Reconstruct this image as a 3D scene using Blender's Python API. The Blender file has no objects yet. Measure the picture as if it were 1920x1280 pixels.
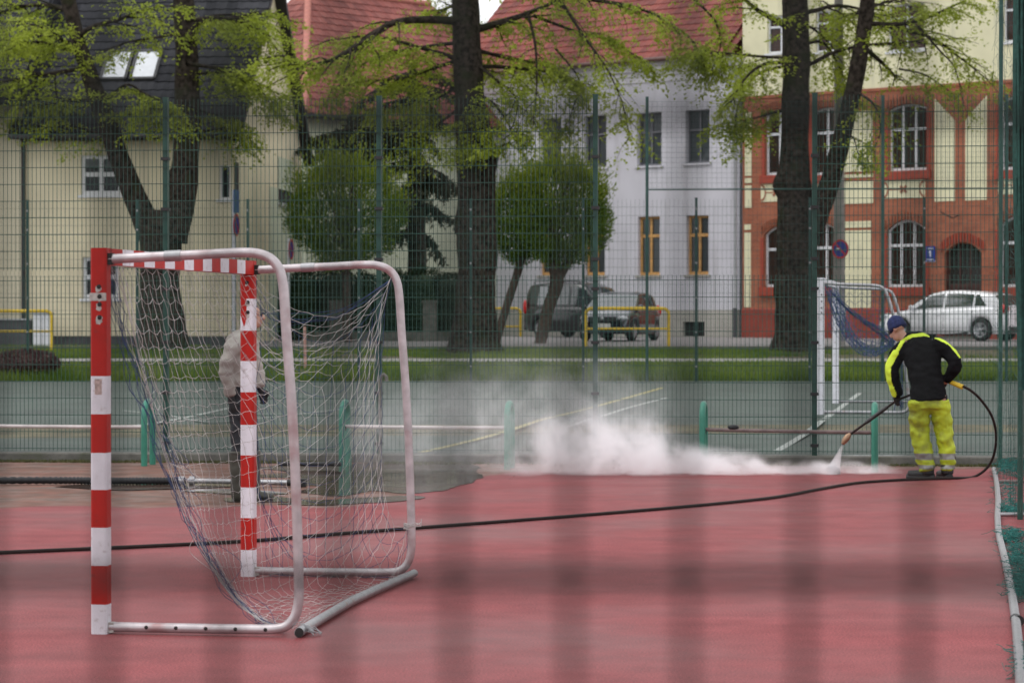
import bpy, bmesh, math, random
import numpy as np
from mathutils import Vector, Matrix, noise as mnoise

R = math.radians
random.seed(7); np.random.seed(7)
scene = bpy.context.scene
COL = scene.collection

# ------------------------------------------------------------------ camera
FPX, HC, YH = 4700.0, 1.70, 597.0          # focal length in photo pixels, eye height, horizon row
cam_d = bpy.data.cameras.new('camera'); cam = bpy.data.objects.new('camera', cam_d); COL.objects.link(cam)
cam.location = (0, 0, HC); cam.rotation_euler = (R(90) - math.atan((640 - YH) / FPX), 0, 0)
cam_d.sensor_width = 36.0; cam_d.lens = FPX / 1920 * 36.0
cam_d.clip_start = 0.05; cam_d.clip_end = 2000
cam_d.dof.use_dof = True; cam_d.dof.focus_distance = 19.0; cam_d.dof.aperture_fstop = 4.4
scene.camera = cam

# ------------------------------------------------------------------ sky and sun (overcast)
SUN_EL, SUN_AZ = 58.0, 262.0
world = bpy.data.worlds.new('World'); scene.world = world; world.use_nodes = True
nt = world.node_tree; nt.nodes.clear()
sky = nt.nodes.new('ShaderNodeTexSky'); sky.sky_type = 'NISHITA'; sky.sun_disc = False
sky.sun_elevation = R(SUN_EL); sky.sun_rotation = R(SUN_AZ); sky.dust_density = 6.0; sky.air_density = 1.0; sky.altitude = 60
hs = nt.nodes.new('ShaderNodeHueSaturation'); hs.inputs['Saturation'].default_value = 0.16
bg = nt.nodes.new('ShaderNodeBackground'); bg.inputs['Strength'].default_value = 0.15
wo = nt.nodes.new('ShaderNodeOutputWorld')
nt.links.new(sky.outputs[0], hs.inputs['Color']); cloud = nt.nodes.new('ShaderNodeMixRGB'); cloud.inputs[0].default_value = 0.80; cloud.inputs[2].default_value = (8.3, 8.35, 8.6, 1)   # even cloud cover
nt.links.new(hs.outputs[0], cloud.inputs[1]); nt.links.new(cloud.outputs[0], bg.inputs[0]); nt.links.new(bg.outputs[0], wo.inputs[0])
sun_d = bpy.data.lights.new('sun', 'SUN'); sun_d.energy = 0.5; sun_d.angle = R(28); sun_d.color = (1.0, 0.97, 0.93)
sun = bpy.data.objects.new('sun', sun_d); COL.objects.link(sun); sun.location = (-10, -10, 40)
_a = R(SUN_AZ); _e = R(SUN_EL)
_dir = Vector((math.sin(_a) * math.cos(_e), math.cos(_a) * math.cos(_e), math.sin(_e)))
sun.rotation_euler = _dir.to_track_quat('Z', 'Y').to_euler()
scene.view_settings.view_transform = 'Standard'; scene.view_settings.look = 'None'
scene.view_settings.exposure = 0.24; scene.view_settings.gamma = 1.0
cy = scene.cycles
cy.max_bounces = 12; cy.transparent_max_bounces = 24; cy.volume_bounces = 12
cy.use_denoising = True
try: cy.denoiser = 'OPENIMAGEDENOISE'
except Exception: pass
cy.sample_clamp_indirect = 6.0
cy.volume_step_rate = 1.0

# ------------------------------------------------------------------ helpers
def W(px, py, D): return Vector(((px - 960) / FPX * D, D, HC - (py - YH) / FPX * D))
def G(px, py, z=0.0):
    """the ground point (at height z) seen at a photo pixel"""
    D = FPX * (HC - z) / (py - YH); return Vector(((px - 960) / FPX * D, D, z))
def XD(px, D): return (px - 960) / FPX * D
def ZD(py, D): return HC - (py - YH) / FPX * D

ORIGIN = {}
def tag(o, label=None, cat=None, group=None, kind=None):
    if label: o['label'] = label
    if cat: o['category'] = cat
    if group: o['group'] = group
    if kind: o['kind'] = kind
    return o
def thing(name, loc, label, cat, group=None, rz=0.0):
    o = bpy.data.objects.new(name, None); COL.objects.link(o); o.location = loc; o.rotation_euler = (0, 0, rz)
    o.empty_display_size = 0.2; ORIGIN[o] = Vector(loc)
    return tag(o, label, cat, group)

class MB:
    def __init__(s): s.v = []; s.f = []; s.m = []; s.sm = []
    def add(s, vs, fs, mi=0, smooth=False):
        n = len(s.v); s.v += [tuple(p) for p in vs]
        for f in fs: s.f.append(tuple(i + n for i in f)); s.m.append(mi); s.sm.append(smooth)
        return s
    def box(s, x0, x1, y0, y1, z0, z1, mi=0):
        v = [(x0,y0,z0),(x1,y0,z0),(x1,y1,z0),(x0,y1,z0),(x0,y0,z1),(x1,y0,z1),(x1,y1,z1),(x0,y1,z1)]
        return s.add(v, [(0,3,2,1),(4,5,6,7),(0,1,5,4),(1,2,6,5),(2,3,7,6),(3,0,4,7)], mi)
    def bar(s, p0, p1, w, h=None, mi=0, up=(0,0,1)):
        """a rectangular bar from p0 to p1"""
        h = h or w; p0 = Vector(p0); p1 = Vector(p1); d = (p1 - p0).normalized(); u = Vector(up)
        if abs(d.dot(u)) > .95: u = Vector((0, 1, 0))
        a = d.cross(u).normalized() * w / 2; b = a.cross(d).normalized() * h / 2
        v = [p0-a-b, p0+a-b, p0+a+b, p0-a+b, p1-a-b, p1+a-b, p1+a+b, p1-a+b]
        return s.add(v, [(0,1,2,3),(7,6,5,4),(0,4,5,1),(1,5,6,2),(2,6,7,3),(3,7,4,0)], mi)
    def tube(s, pts, r, n=8, mi=0, caps=True, smooth=True, squash=None):
        pts = [Vector(p) for p in pts]; k = len(pts)
        rs = list(r) if hasattr(r, '__len__') else [r] * k
        vs = []; prev = None
        for i, p in enumerate(pts):
            d = (pts[min(i+1, k-1)] - pts[max(i-1, 0)])
            if d.length < 1e-9: d = Vector((0,0,1))
            d.normalize()
            if prev is None:
                u = Vector((0,0,1)) if abs(d.z) < .9 else Vector((1,0,0))
                a = d.cross(u).normalized()
            else:
                a = (prev - d * prev.dot(d))
                a = a.normalized() if a.length > 1e-6 else d.orthogonal().normalized()
            prev = a; b = d.cross(a)
            for j in range(n):
                t = 2 * math.pi * j / n
                vs.append(p + (a * math.cos(t) + b * math.sin(t)) * rs[i])
        fs = [(i*n+j, i*n+(j+1) % n, (i+1)*n+(j+1) % n, (i+1)*n+j) for i in range(k-1) for j in range(n)]
        s.add(vs, fs, mi, smooth)
        if caps:
            s.add(vs[:n], [tuple(range(n-1, -1, -1))], mi); s.add(vs[-n:], [tuple(range(n))], mi)
        return s
    def lathe(s, prof, n=20, c=(0,0,0), axis='z', mi=0, smooth=True):
        vs = []
        for (r, h) in prof:
            for j in range(n):
                t = 2*math.pi*j/n; x, y = r*math.cos(t), r*math.sin(t)
                p = {'z': (x, y, h), 'y': (x, h, y), 'x': (h, x, y)}[axis]
                vs.append((p[0]+c[0], p[1]+c[1], p[2]+c[2]))
        k = len(prof)
        s.add(vs, [(i*n+j, i*n+(j+1) % n, (i+1)*n+(j+1) % n, (i+1)*n+j) for i in range(k-1) for j in range(n)], mi, smooth)
        return s
    def poly(s, pts, mi=0): return s.add(pts, [tuple(range(len(pts)))], mi)
    def prism(s, pts2, y0, y1, mi=0):
        """polygon in x,z extruded along y"""
        n = len(pts2); v = [(x, y0, z) for x, z in pts2] + [(x, y1, z) for x, z in pts2]
        return s.add(v, [tuple(range(n)), tuple(range(2*n-1, n-1, -1))] + [(i, i+n, (i+1) % n + n, (i+1) % n) for i in range(n)], mi)
    def mesh(s, name, mats, off=None):
        me = bpy.data.meshes.new(name)
        v = s.v if off is None else [(x-off[0], y-off[1], z-off[2]) for x, y, z in s.v]
        me.from_pydata(v, [], s.f)
        for m in (mats if isinstance(mats, (list, tuple)) else [mats]): me.materials.append(m)
        me.polygons.foreach_set('material_index', s.m); me.polygons.foreach_set('use_smooth', s.sm)
        me.update(); return me
    def build(s, name, mats, parent=None, local=False, label=None):
        """world coordinates unless local: then the root's own axes"""
        off = None if (local or parent is None) else ORIGIN[parent]
        return place(name, s.mesh(name, mats, off), parent, label=label)

def place(name, me, parent=None, loc=(0,0,0), rz=0.0, label=None):
    o = bpy.data.objects.new(name, me); COL.objects.link(o); o.location = loc
    if rz: o.rotation_euler = (0, 0, rz)
    if parent is not None:
        o.parent = parent; ORIGIN[o] = ORIGIN[parent] + Vector(loc)
    else: ORIGIN[o] = Vector(loc)
    if label: o['label'] = label
    return o

def np_mesh(name, V, F, mats, smooth=False):
    """V (n,3) array, F (m,k) array of one polygon size"""
    V = np.asarray(V, dtype=np.float32); F = np.asarray(F, dtype=np.int32); m, k = F.shape
    me = bpy.data.meshes.new(name)
    me.vertices.add(len(V)); me.vertices.foreach_set('co', V.ravel())
    me.loops.add(m * k); me.loops.foreach_set('vertex_index', F.ravel())
    me.polygons.add(m); me.polygons.foreach_set('loop_start', np.arange(0, m*k, k, dtype=np.int32))
    if smooth: me.polygons.foreach_set('use_smooth', np.ones(m, dtype=bool))
    for mt in (mats if isinstance(mats, (list, tuple)) else [mats]): me.materials.append(mt)
    me.update(calc_edges=True); me.validate(); return me

def copy_tree(o, parent=None):
    c = o.copy(); COL.objects.link(c); c.parent = parent; ORIGIN[c] = ORIGIN[o]
    for ch in list(o.children): copy_tree(ch, c)
    return c

def spline(pts, n=8):
    """Catmull-Rom through the points"""
    P = [Vector(p) for p in pts]; out = []
    for i in range(len(P)-1):
        p0, p1, p2, p3 = P[max(i-1,0)], P[i], P[i+1], P[min(i+2, len(P)-1)]
        for j in range(n):
            t = j / n; t2 = t*t; t3 = t2*t
            out.append(0.5*((2*p1) + (p2-p0)*t + (2*p0-5*p1+4*p2-p3)*t2 + (3*p1-p0-3*p2+p3)*t3))
    out.append(P[-1]); return out

# ------------------------------------------------------------------ materials
def newmat(name):
    m = bpy.data.materials.new(name); m.use_nodes = True; n = m.node_tree; n.nodes.clear()
    out = n.nodes.new('ShaderNodeOutputMaterial'); b = n.nodes.new('ShaderNodeBsdfPrincipled')
    n.links.new(b.outputs[0], out.inputs[0]); return m, n, b, out
def sock(x, name): return x.inputs[name]
def node(n, t, **kw):
    x = n.nodes.new(t)
    for k, v in kw.items():
        if k in x.inputs: x.inputs[k].default_value = v
        else: setattr(x, k, v)
    return x
def rgba(c): return (c[0], c[1], c[2], 1.0)
def mul(c, f): return tuple(min(1, x*f) for x in c)
def noise_col(n, coord, scale, ca, cb, lo=.35, hi=.65, detail=6):
    t = node(n, 'ShaderNodeTexNoise', Scale=scale, Detail=detail); n.links.new(coord, t.inputs['Vector'])
    r = n.nodes.new('ShaderNodeValToRGB'); r.color_ramp.elements[0].position = lo; r.color_ramp.elements[1].position = hi
    r.color_ramp.elements[0].color = rgba(ca); r.color_ramp.elements[1].color = rgba(cb)
    n.links.new(t.outputs['Fac'], r.inputs[0]); return r.outputs[0], t.outputs['Fac']
MATS = {}
def M(name, col, rough=.6, metal=0.0, var=.12, scale=6.0, bump=0.0, bscale=60.0, coat=0.0, spec=.5, dirt=None, dirt_lo=.5, dirt_scale=3.0, coord='Object', streak=None):
    if name in MATS: return MATS[name]
    m, n, b, out = newmat(name)
    tc = n.nodes.new('ShaderNodeTexCoord').outputs[coord]
    c, f = noise_col(n, tc, scale, mul(col, 1-var), mul(col, 1+var))
    if dirt:
        dc = tc
        if streak:
            sm_ = node(n, 'ShaderNodeMapping'); sm_.inputs['Scale'].default_value = streak; n.links.new(tc, sm_.inputs[0]); dc = sm_.outputs[0]
        d, df = noise_col(n, dc, dirt_scale, (0,0,0), (1,1,1), dirt_lo, dirt_lo+.18, 9)
        mx = node(n, 'ShaderNodeMixRGB'); n.links.new(d, mx.inputs[0]); n.links.new(c, mx.inputs[1]); mx.inputs[2].default_value = rgba(dirt); c = mx.outputs[0]
    n.links.new(c, b.inputs['Base Color'])
    b.inputs['Roughness'].default_value = rough; b.inputs['Metallic'].default_value = metal
    b.inputs['Specular IOR Level'].default_value = spec
    if coat: b.inputs['Coat Weight'].default_value = coat; b.inputs['Coat Roughness'].default_value = .06
    if bump:
        t = node(n, 'ShaderNodeTexNoise', Scale=bscale, Detail=5); n.links.new(tc, t.inputs['Vector'])
        bp = node(n, 'ShaderNodeBump', Strength=bump, Distance=.02); n.links.new(t.outputs['Fac'], bp.inputs['Height']); n.links.new(bp.outputs[0], b.inputs['Normal'])
    MATS[name] = m; return m
def leaf_mat(name, ca, cb, scale=1.2, trans=.35):
    m, n, b, out = newmat(name)
    tc = n.nodes.new('ShaderNodeTexCoord').outputs['Object']
    c, f = noise_col(n, tc, scale, ca, cb, .3, .7, 3)
    n.links.new(c, b.inputs['Base Color']); b.inputs['Roughness'].default_value = .55; b.inputs['Specular IOR Level'].default_value = .25
    tr = n.nodes.new('ShaderNodeBsdfTranslucent'); n.links.new(c, tr.inputs[0])
    mx = n.nodes.new('ShaderNodeMixShader'); mx.inputs[0].default_value = trans
    n.links.new(b.outputs[0], mx.inputs[1]); n.links.new(tr.outputs[0], mx.inputs[2]); n.links.new(mx.outputs[0], out.inputs[0])
    return m
def glass_mat(name, tint=(.02,.025,.03), clear=.72, rough=.02):
    m, n, b, out = newmat(name)
    b.inputs['Base Color'].default_value = rgba(tint); b.inputs['Roughness'].default_value = rough; b.inputs['Specular IOR Level'].default_value = .8
    tr = n.nodes.new('ShaderNodeBsdfTransparent'); tr.inputs[0].default_value = (.85,.9,.9,1)
    mx = n.nodes.new('ShaderNodeMixShader'); fr = node(n, 'ShaderNodeFresnel', IOR=1.6)
    mt = node(n, 'ShaderNodeMath', operation='MULTIPLY_ADD'); n.links.new(fr.outputs[0], mt.inputs[0]); mt.inputs[1].default_value = 1.0; mt.inputs[2].default_value = 1-clear
    mt.use_clamp = True
    n.links.new(mt.outputs[0], mx.inputs[0]); n.links.new(tr.outputs[0], mx.inputs[1]); n.links.new(b.outputs[0], mx.inputs[2]); n.links.new(mx.outputs[0], out.inputs[0])
    return m

m_green = M('fence_green_paint', (.012,.062,.046), .45, var=.2)
m_nearwire = M('near_wire_paint', (.008,.013,.012), .7, var=.2, spec=.15)
m_green2 = M('fence_green_far_paint', (.012,.055,.045), .5, var=.2)
m_teal = M('barrier_teal_paint', (.028,.19,.13), .38, var=.12, scale=9, dirt=(.10,.12,.09), dirt_lo=.62, dirt_scale=14)
m_black = M('black_rubber', (.012,.012,.013), .5, var=.2)
m_galv = M('galvanised_steel', (.34,.34,.35), .42, .75, var=.12, scale=18, dirt=(.30,.22,.20), dirt_lo=.60, dirt_scale=9)
m_alu = M('weathered_aluminium', (.46,.42,.43), .38, .55, var=.14, scale=14, dirt=(.34,.22,.22), dirt_lo=.56, dirt_scale=5)
m_red = M('post_red_paint', (.42,.012,.007), .5, var=.10, scale=7, spec=.25, dirt=(.24,.03,.022), dirt_lo=.60, dirt_scale=30)
m_white = M('post_white_paint', (.70,.70,.75), .45, var=.07, scale=9, dirt=(.40,.35,.35), dirt_lo=.585, dirt_scale=26)
m_chip = M('bare_chipped_metal', (.45,.43,.40), .6, .3, var=.2, scale=40)
m_dark = M('dark_hole', (.015,.013,.012), .8)
m_cordw = M('net_cord_white', (.44,.42,.41), .85, var=.35, scale=8)
m_cordb = M('net_cord_blue', (.035,.06,.14), .85, var=.3, scale=30)
m_cordt = M('net_cord_teal', (.012,.15,.13), .85, var=.3, scale=30)
m_cordg = M('net_cord_green', (.015,.075,.06), .85, var=.3, scale=30)
m_hose = M('hose_rubber', (.018,.010,.009), .6, var=.25, scale=20, spec=.2)
m_corr = M('suction_hose', (.016,.016,.018), .5, var=.25, scale=20, spec=.3)
m_conc = M('concrete', (.13,.125,.11), .9, var=.25, scale=6, bump=.4, dirt=(.06,.065,.04), dirt_lo=.52)
m_yellow = M('yellow_paint', (.62,.42,.02), .45, var=.1)
m_bark = M('bark', (.036,.029,.024), .95, var=.6, scale=9, bump=1.0, bscale=26, spec=.1, dirt=(.030,.033,.018), dirt_lo=.52, dirt_scale=2.2)
m_bark2 = M('bark_garden_tree', (.07,.052,.04), .95, var=.35, scale=12, bump=.8, bscale=30)
m_leaf = leaf_mat('lime_leaves', (.21,.27,.030), (.43,.50,.06), .9, .5)
m_leaf2 = leaf_mat('clipped_tree_leaves', (.075,.14,.018), (.20,.29,.035), 1.6, .35)
m_shoot = leaf_mat('young_shoots', (.15,.21,.022), (.30,.36,.045), 1.6, .45)
m_con = leaf_mat('conifer_needles', (.020,.032,.014), (.055,.055,.024), 1.4, .1)
m_hedge = leaf_mat('hedge_leaves', (.010,.028,.012), (.030,.055,.018), 2.5, .1)
m_purple = leaf_mat('purple_shrub_leaves', (.07,.035,.04), (.13,.08,.07), 3, .2)
m_grass = leaf_mat('grass_blades', (.075,.135,.018), (.18,.25,.04), .6, .35)
m_glass = glass_mat('window_glass')
m_dglass = M('dark_reflective_glass', (.012,.014,.016), .04, var=.1, spec=.9)
m_curt = M('curtain_cloth', (.42,.42,.42), .9, var=.15, scale=4)
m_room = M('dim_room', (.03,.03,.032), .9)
m_wframe = M('white_window_frame', (.70,.71,.74), .4, var=.04)
m_gframe = M('grey_window_frame', (.16,.16,.18), .5, var=.1)
m_wood = M('new_wood_frame', (.55,.30,.10), .5, var=.2, scale=5)
m_zinc = M('zinc_pipe', (.42,.43,.45), .45, .3, var=.1)
# ================================================================== GROUND
PROF = [(-400,.10),(30.2,.10),(36,.24),(58.6,.24),(62.0,.62),(63.6,.68),(67.0,.89),(72.7,1.03),(85,1.06),(700,1.06)]
def zt(D):
    for (a, za), (b, zb) in zip(PROF, PROF[1:]):
        if D <= b: return za + (zb - za) * max(0, (D - a) / (b - a))
    return PROF[-1][1]
def strip(name, D0, D1, x0, x1, off, mat, step=1.0, nx=1):
    ds = sorted(set([D0, D1] + [d for d, _ in PROF if D0 < d < D1]))
    mb = MB()
    for a, b in zip(ds, ds[1:]):
        for i in range(nx):
            xa, xb = x0 + (x1-x0)*i/nx, x0 + (x1-x0)*(i+1)/nx
            mb.add([(xa,a,zt(a)+off),(xb,a,zt(a)+off),(xb,b,zt(b)+off),(xa,b,zt(b)+off)], [(0,1,2,3)])
    o = mb.build(name, mat); tag(o, kind='structure'); return o

# red sports surface: washed pink-red, an unwashed brown strip along the fence, fine grain
def red_court_mat():
    m, n, b, out = newmat('red_sports_surface')
    pos = n.nodes.new('ShaderNodeTexCoord').outputs['Object']
    big, f1 = noise_col(n, pos, .42, (.190,.043,.045), (.262,.066,.069), .30, .72, 7)
    med, f5 = noise_col(n, pos, 3.7, (.86,.85,.85), (1.10,1.11,1.11), .34, .68, 9)
    grain, f2 = noise_col(n, pos, 85, (.55,.55,.56), (1.45,1.42,1.42), .36, .64, 4)
    m0 = node(n, 'ShaderNodeMixRGB', blend_type='MULTIPLY'); m0.inputs[0].default_value = .9; n.links.new(big, m0.inputs[1]); n.links.new(med, m0.inputs[2])
    mx = node(n, 'ShaderNodeMixRGB', blend_type='MULTIPLY'); mx.inputs[0].default_value = .8; n.links.new(m0.outputs[0], mx.inputs[1]); n.links.new(grain, mx.inputs[2])
    # long faint sweep marks left by the washing
    mp = node(n, 'ShaderNodeMapping'); mp.inputs['Scale'].default_value = (.35, 1.7, 1); mp.inputs['Rotation'].default_value = (0,0,R(8)); n.links.new(pos, mp.inputs[0])
    st, f3 = noise_col(n, mp.outputs[0], 1.1, (.86,.85,.86), (1.10,1.11,1.12), .3, .75, 9)
    mx2 = node(n, 'ShaderNodeMixRGB', blend_type='MULTIPLY'); mx2.inputs[0].default_value = .8; n.links.new(mx.outputs[0], mx2.inputs[1]); n.links.new(st, mx2.inputs[2])
    # unwashed strip
    sp = n.nodes.new('ShaderNodeSeparateXYZ'); n.links.new(pos, sp.inputs[0])
    mr = node(n, 'ShaderNodeMapRange', interpolation_type='SMOOTHSTEP'); n.links.new(sp.outputs[0], mr.inputs[0])
    for i, v in zip((1,2,3,4), (-1.7, .35, 22.6, 28.2)): mr.inputs[i].default_value = v
    sub = node(n, 'ShaderNodeMath', operation='SUBTRACT'); n.links.new(sp.outputs[1], sub.inputs[0]); n.links.new(mr.outputs[0], sub.inputs[1])
    nz = node(n, 'ShaderNodeTexNoise', Scale=1.6, Detail=7); n.links.new(pos, nz.inputs['Vector'])
    ma = node(n, 'ShaderNodeMath', operation='MULTIPLY_ADD'); n.links.new(nz.outputs['Fac'], ma.inputs[0]); ma.inputs[1].default_value = 1.1; n.links.new(sub.outputs[0], ma.inputs[2])
    mk = node(n, 'ShaderNodeMapRange', interpolation_type='SMOOTHSTEP'); n.links.new(ma.outputs[0], mk.inputs[0]); mk.inputs[1].default_value = .42; mk.inputs[2].default_value = .75
    dirt, f4 = noise_col(n, pos, 3.2, (.105,.062,.045), (.20,.088,.064), .35, .7, 8)
    mx3 = node(n, 'ShaderNodeMixRGB'); n.links.new(mk.outputs[0], mx3.inputs[0]); n.links.new(mx2.outputs[0], mx3.inputs[1]); n.links.new(dirt, mx3.inputs[2])
    n.links.new(mx3.outputs[0], b.inputs['Base Color'])
    # dampness: patches shine a little
    rr = node(n, 'ShaderNodeMapRange'); n.links.new(f1, rr.inputs[0]); rr.inputs[1].default_value = .35; rr.inputs[2].default_value = .65; rr.inputs[3].default_value = .46; rr.inputs[4].default_value = .85
    wet = node(n, 'ShaderNodeMixRGB'); n.links.new(mk.outputs[0], wet.inputs[0]); n.links.new(rr.outputs[0], wet.inputs[1])
    wr_, wf_ = noise_col(n, pos, 2.1, (.34,.34,.34), (.8,.8,.8), .34, .60, 6); n.links.new(wr_, wet.inputs[2])
    n.links.new(wet.outputs[0], b.inputs['Roughness']); b.inputs['Specular IOR Level'].default_value = .24
    bp = node(n, 'ShaderNodeBump', Strength=.35, Distance=.004); n.links.new(f2, bp.inputs['Height']); n.links.new(bp.outputs[0], b.inputs['Normal'])
    return m
m_court = red_court_mat()
m_gcourt = M('green_court_surface', (.046,.064,.052), .75, var=.22, scale=.9, bump=.3, bscale=120, dirt=(.085,.092,.075), dirt_lo=.56, dirt_scale=16)
m_soil = M('grassy_soil', (.085,.075,.042), .95, var=.4, scale=2.2, bump=.6, bscale=20)
m_path = M('path_paving', (.27,.26,.25), .85, var=.12, scale=3)
m_street = M('street_paving', (.22,.205,.205), .8, var=.16, scale=4, bump=.4, bscale=14)
m_line = M('white_line_paint', (.27,.29,.27), .7, var=.18, scale=8, dirt=(.20,.25,.20), dirt_lo=.58, dirt_scale=9)
m_yline = M('yellow_line_paint', (.30,.26,.085), .7, var=.2, scale=8, dirt=(.18,.22,.13), dirt_lo=.52, dirt_scale=9)

A_P, A_Q = W(311,597,29.9), W(1527,597,29.3)            # the tall fence line
A_DIR = Vector((A_Q.x-A_P.x, A_Q.y-A_P.y, 0)).normalized()
A_N = Vector((-A_DIR.y, A_DIR.x, 0))                      # away from the camera
A_ANG = math.atan2(A_DIR.y, A_DIR.x)
def a_line(x, off=0):                                     # point on the fence line at world x, pushed away by off
    p = A_P + A_DIR * ((x - A_P.x) / A_DIR.x); p = p + A_N * off; return (p.x, p.y)

mb = MB(); mb.add([(-700,-400,-.06),(700,-400,-.06),(700,29.0,-.06),(-700,29.0,-.06)], [(0,1,2,3)])
for (a, za), (b, zb) in zip(PROF[1:], PROF[2:]):
    mb.add([(-700,a,za-.03),(700,a,za-.03),(700,b,zb-.03),(-700,b,zb-.03)], [(0,1,2,3)])
tag(mb.build('ground', m_soil), kind='structure')
mb = MB(); p, q = a_line(-40, -.12), a_line(40, -.12)
mb.add([(-40,-12,0),(40,-12,0),(q[0],q[1],0),(p[0],p[1],0)], [(0,1,2,3)])
tag(mb.build('red_court', m_court), kind='structure')
# concrete kerb under the fence, dirt and moss in front of it
mb = MB(); x0, x1 = -22, 16; n = 76
def wob(i, k): return mnoise.noise(Vector((i*.37, k*7.1, 0)))
prof = [(-.12,-.02),(-.118,.085),(-.10,.10),(.07,.102),(.08,.085),(.08,-.02)]
vs = []
for i in range(n+1):
    x = x0+(x1-x0)*i/n
    for j, (o, z) in enumerate(prof):
        p = a_line(x, o + .012*wob(i, j)); vs.append((p[0], p[1], z + .008*wob(i, j+9)))
k = len(prof)
mb.add(vs, [(i*k+j, (i+1)*k+j, (i+1)*k+j+1, i*k+j+1) for i in range(n) for j in range(k-1)])
tag(mb.build('kerb', m_conc), kind='structure')
mb = MB(); ds = [30.0, 30.2, 36.0, 58.75]; p, q = a_line(-60, .09), a_line(60, .09)
mb.add([(p[0],p[1],.10),(q[0],q[1],.10),(60,36,.24),(-60,36,.24)], [(0,1,2,3)])
mb.add([(-60,36,.24),(60,36,.24),(60,58.75,.24),(-60,58.75,.24)], [(0,1,2,3)])
tag(mb.build('green_court', m_gcourt), kind='structure')
strip('path', 62.1, 63.5, -60, 60, .012, m_path)
strip('street', 67.2, 300, -150, 150, .01, m_street)
mb = MB()
for a, b in zip(np.arange(-24, 24, 1.0), np.arange(-23, 25, 1.0)): mb.box(a+.006, b-.006, 67.0, 67.16, .8, zt(67)+.07)
tag(mb.build('street_kerb', m_conc), kind='structure')

# court markings on the green surface
def gz(D): return zt(D)
def GG(px, py):
    z = .24
    for _ in range(6):
        D = FPX*(HC - z)/(py - YH); z = gz(D)
    return Vector((XD(px, D), D, z))
def paint(name, pxs, width, mat, smoothn=6):
    pts = spline([GG(*p) for p in pxs], smoothn); mb = MB(); vs = []
    for i, p in enumerate(pts):
        d = pts[min(i+1, len(pts)-1)] - pts[max(i-1, 0)]; d.z = 0; d.normalize(); nn = Vector((-d.y, d.x, 0)) * width/2
        for q in (p-nn, p+nn): vs.append((q.x, q.y, gz(q.y)+.005))
    mb.add(vs, [(2*i, 2*i+2, 2*i+3, 2*i+1) for i in range(len(pts)-1)])
    o = mb.build(name, mat); tag(o, kind='structure'); return o
paint('yellow_court_line', [(790,848),(960,806),(1110,764),(1242,727)], .10, m_yline, 3)
paint('white_court_line', [(1452,848),(1540,790),(1612,737)], .10, m_line, 3)
paint('white_court_arc', [(1060,802),(1120,783),(1180,764),(1250,746)], .09, m_line)
paint('white_court_line', [(180,803),(310,790),(425,766),(480,752)], .09, m_line)
paint('white_court_line', [(230,770),(310,778),(425,790),(700,760)], .06, m_line)

# water lying on the court
def water_mat():
    m, n, b, out = newmat('shallow_water')
    pos = n.nodes.new('ShaderNodeTexCoord').outputs['Object']
    c, f = noise_col(n, pos, 2.3, (.070,.052,.042), (.125,.080,.064), .35, .7, 6); n.links.new(c, b.inputs['Base Color'])
    wr, wf = noise_col(n, pos, 1.7, (.02,.02,.02), (.16,.16,.16), .38, .62, 6); n.links.new(wr, b.inputs['Roughness']); b.inputs['IOR'].default_value = 1.45; b.inputs['Specular IOR Level'].default_value = .75
    mp = node(n, 'ShaderNodeMapping'); mp.inputs['Scale'].default_value = (1, 1.6, 1); n.links.new(pos, mp.inputs[0])
    t = node(n, 'ShaderNodeTexNoise', Scale=5, Detail=3); n.links.new(mp.outputs[0], t.inputs['Vector'])
    bp = node(n, 'ShaderNodeBump', Strength=.03, Distance=.02); n.links.new(t.outputs['Fac'], bp.inputs['Height']); n.links.new(bp.outputs[0], b.inputs['Normal'])
    return m
m_water = water_mat()
def puddle(pxs, z):
    pts = [G(px, py) for px, py in pxs]; pts = spline(pts + [pts[0]], 8)[:-1]
    c = sum(pts, Vector())/len(pts); out = []
    for i, p in enumerate(pts):
        k = 1 + .06*mnoise.noise(p*2.1) + .03*mnoise.noise(p*11); out.append(((p.x-c.x)*k+c.x, (p.y-c.y)*k+c.y, z))
    bm = bmesh.new(); vs = [bm.verts.new(v) for v in out]; bm.faces.new(vs); bmesh.ops.triangulate(bm, faces=bm.faces[:])
    bmesh.ops.recalc_face_normals(bm, faces=bm.faces[:])
    me = bpy.data.meshes.new('puddle'); bm.to_mesh(me); bm.free(); me.materials.append(m_water)
    if me.polygons[0].normal.z < 0: me.flip_normals()
    o = place('puddle', me); tag(o, kind='structure'); return o
puddle([(470,877),(560,870),(640,871),(720,867),(800,868),(870,868),(898,876),(893,884),(905,892),(893,900),(878,907),(852,914),(820,921),(770,926),(700,921),(640,930),(560,922),(600,912),(500,908),(560,898),(450,893),(540,886)], .005)
puddle([(420,934),(500,930),(580,938),(660,935),(760,930),(800,933),(740,941),(680,944),(600,948),(520,945),(560,941),(440,942)], .006)
puddle([(330,921),(400,917),(470,919),(540,926),(460,928),(400,925)], .007)
puddle([(100,913),(200,906),(340,905),(470,908),(420,914),(300,918),(220,920)], .008)

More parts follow.
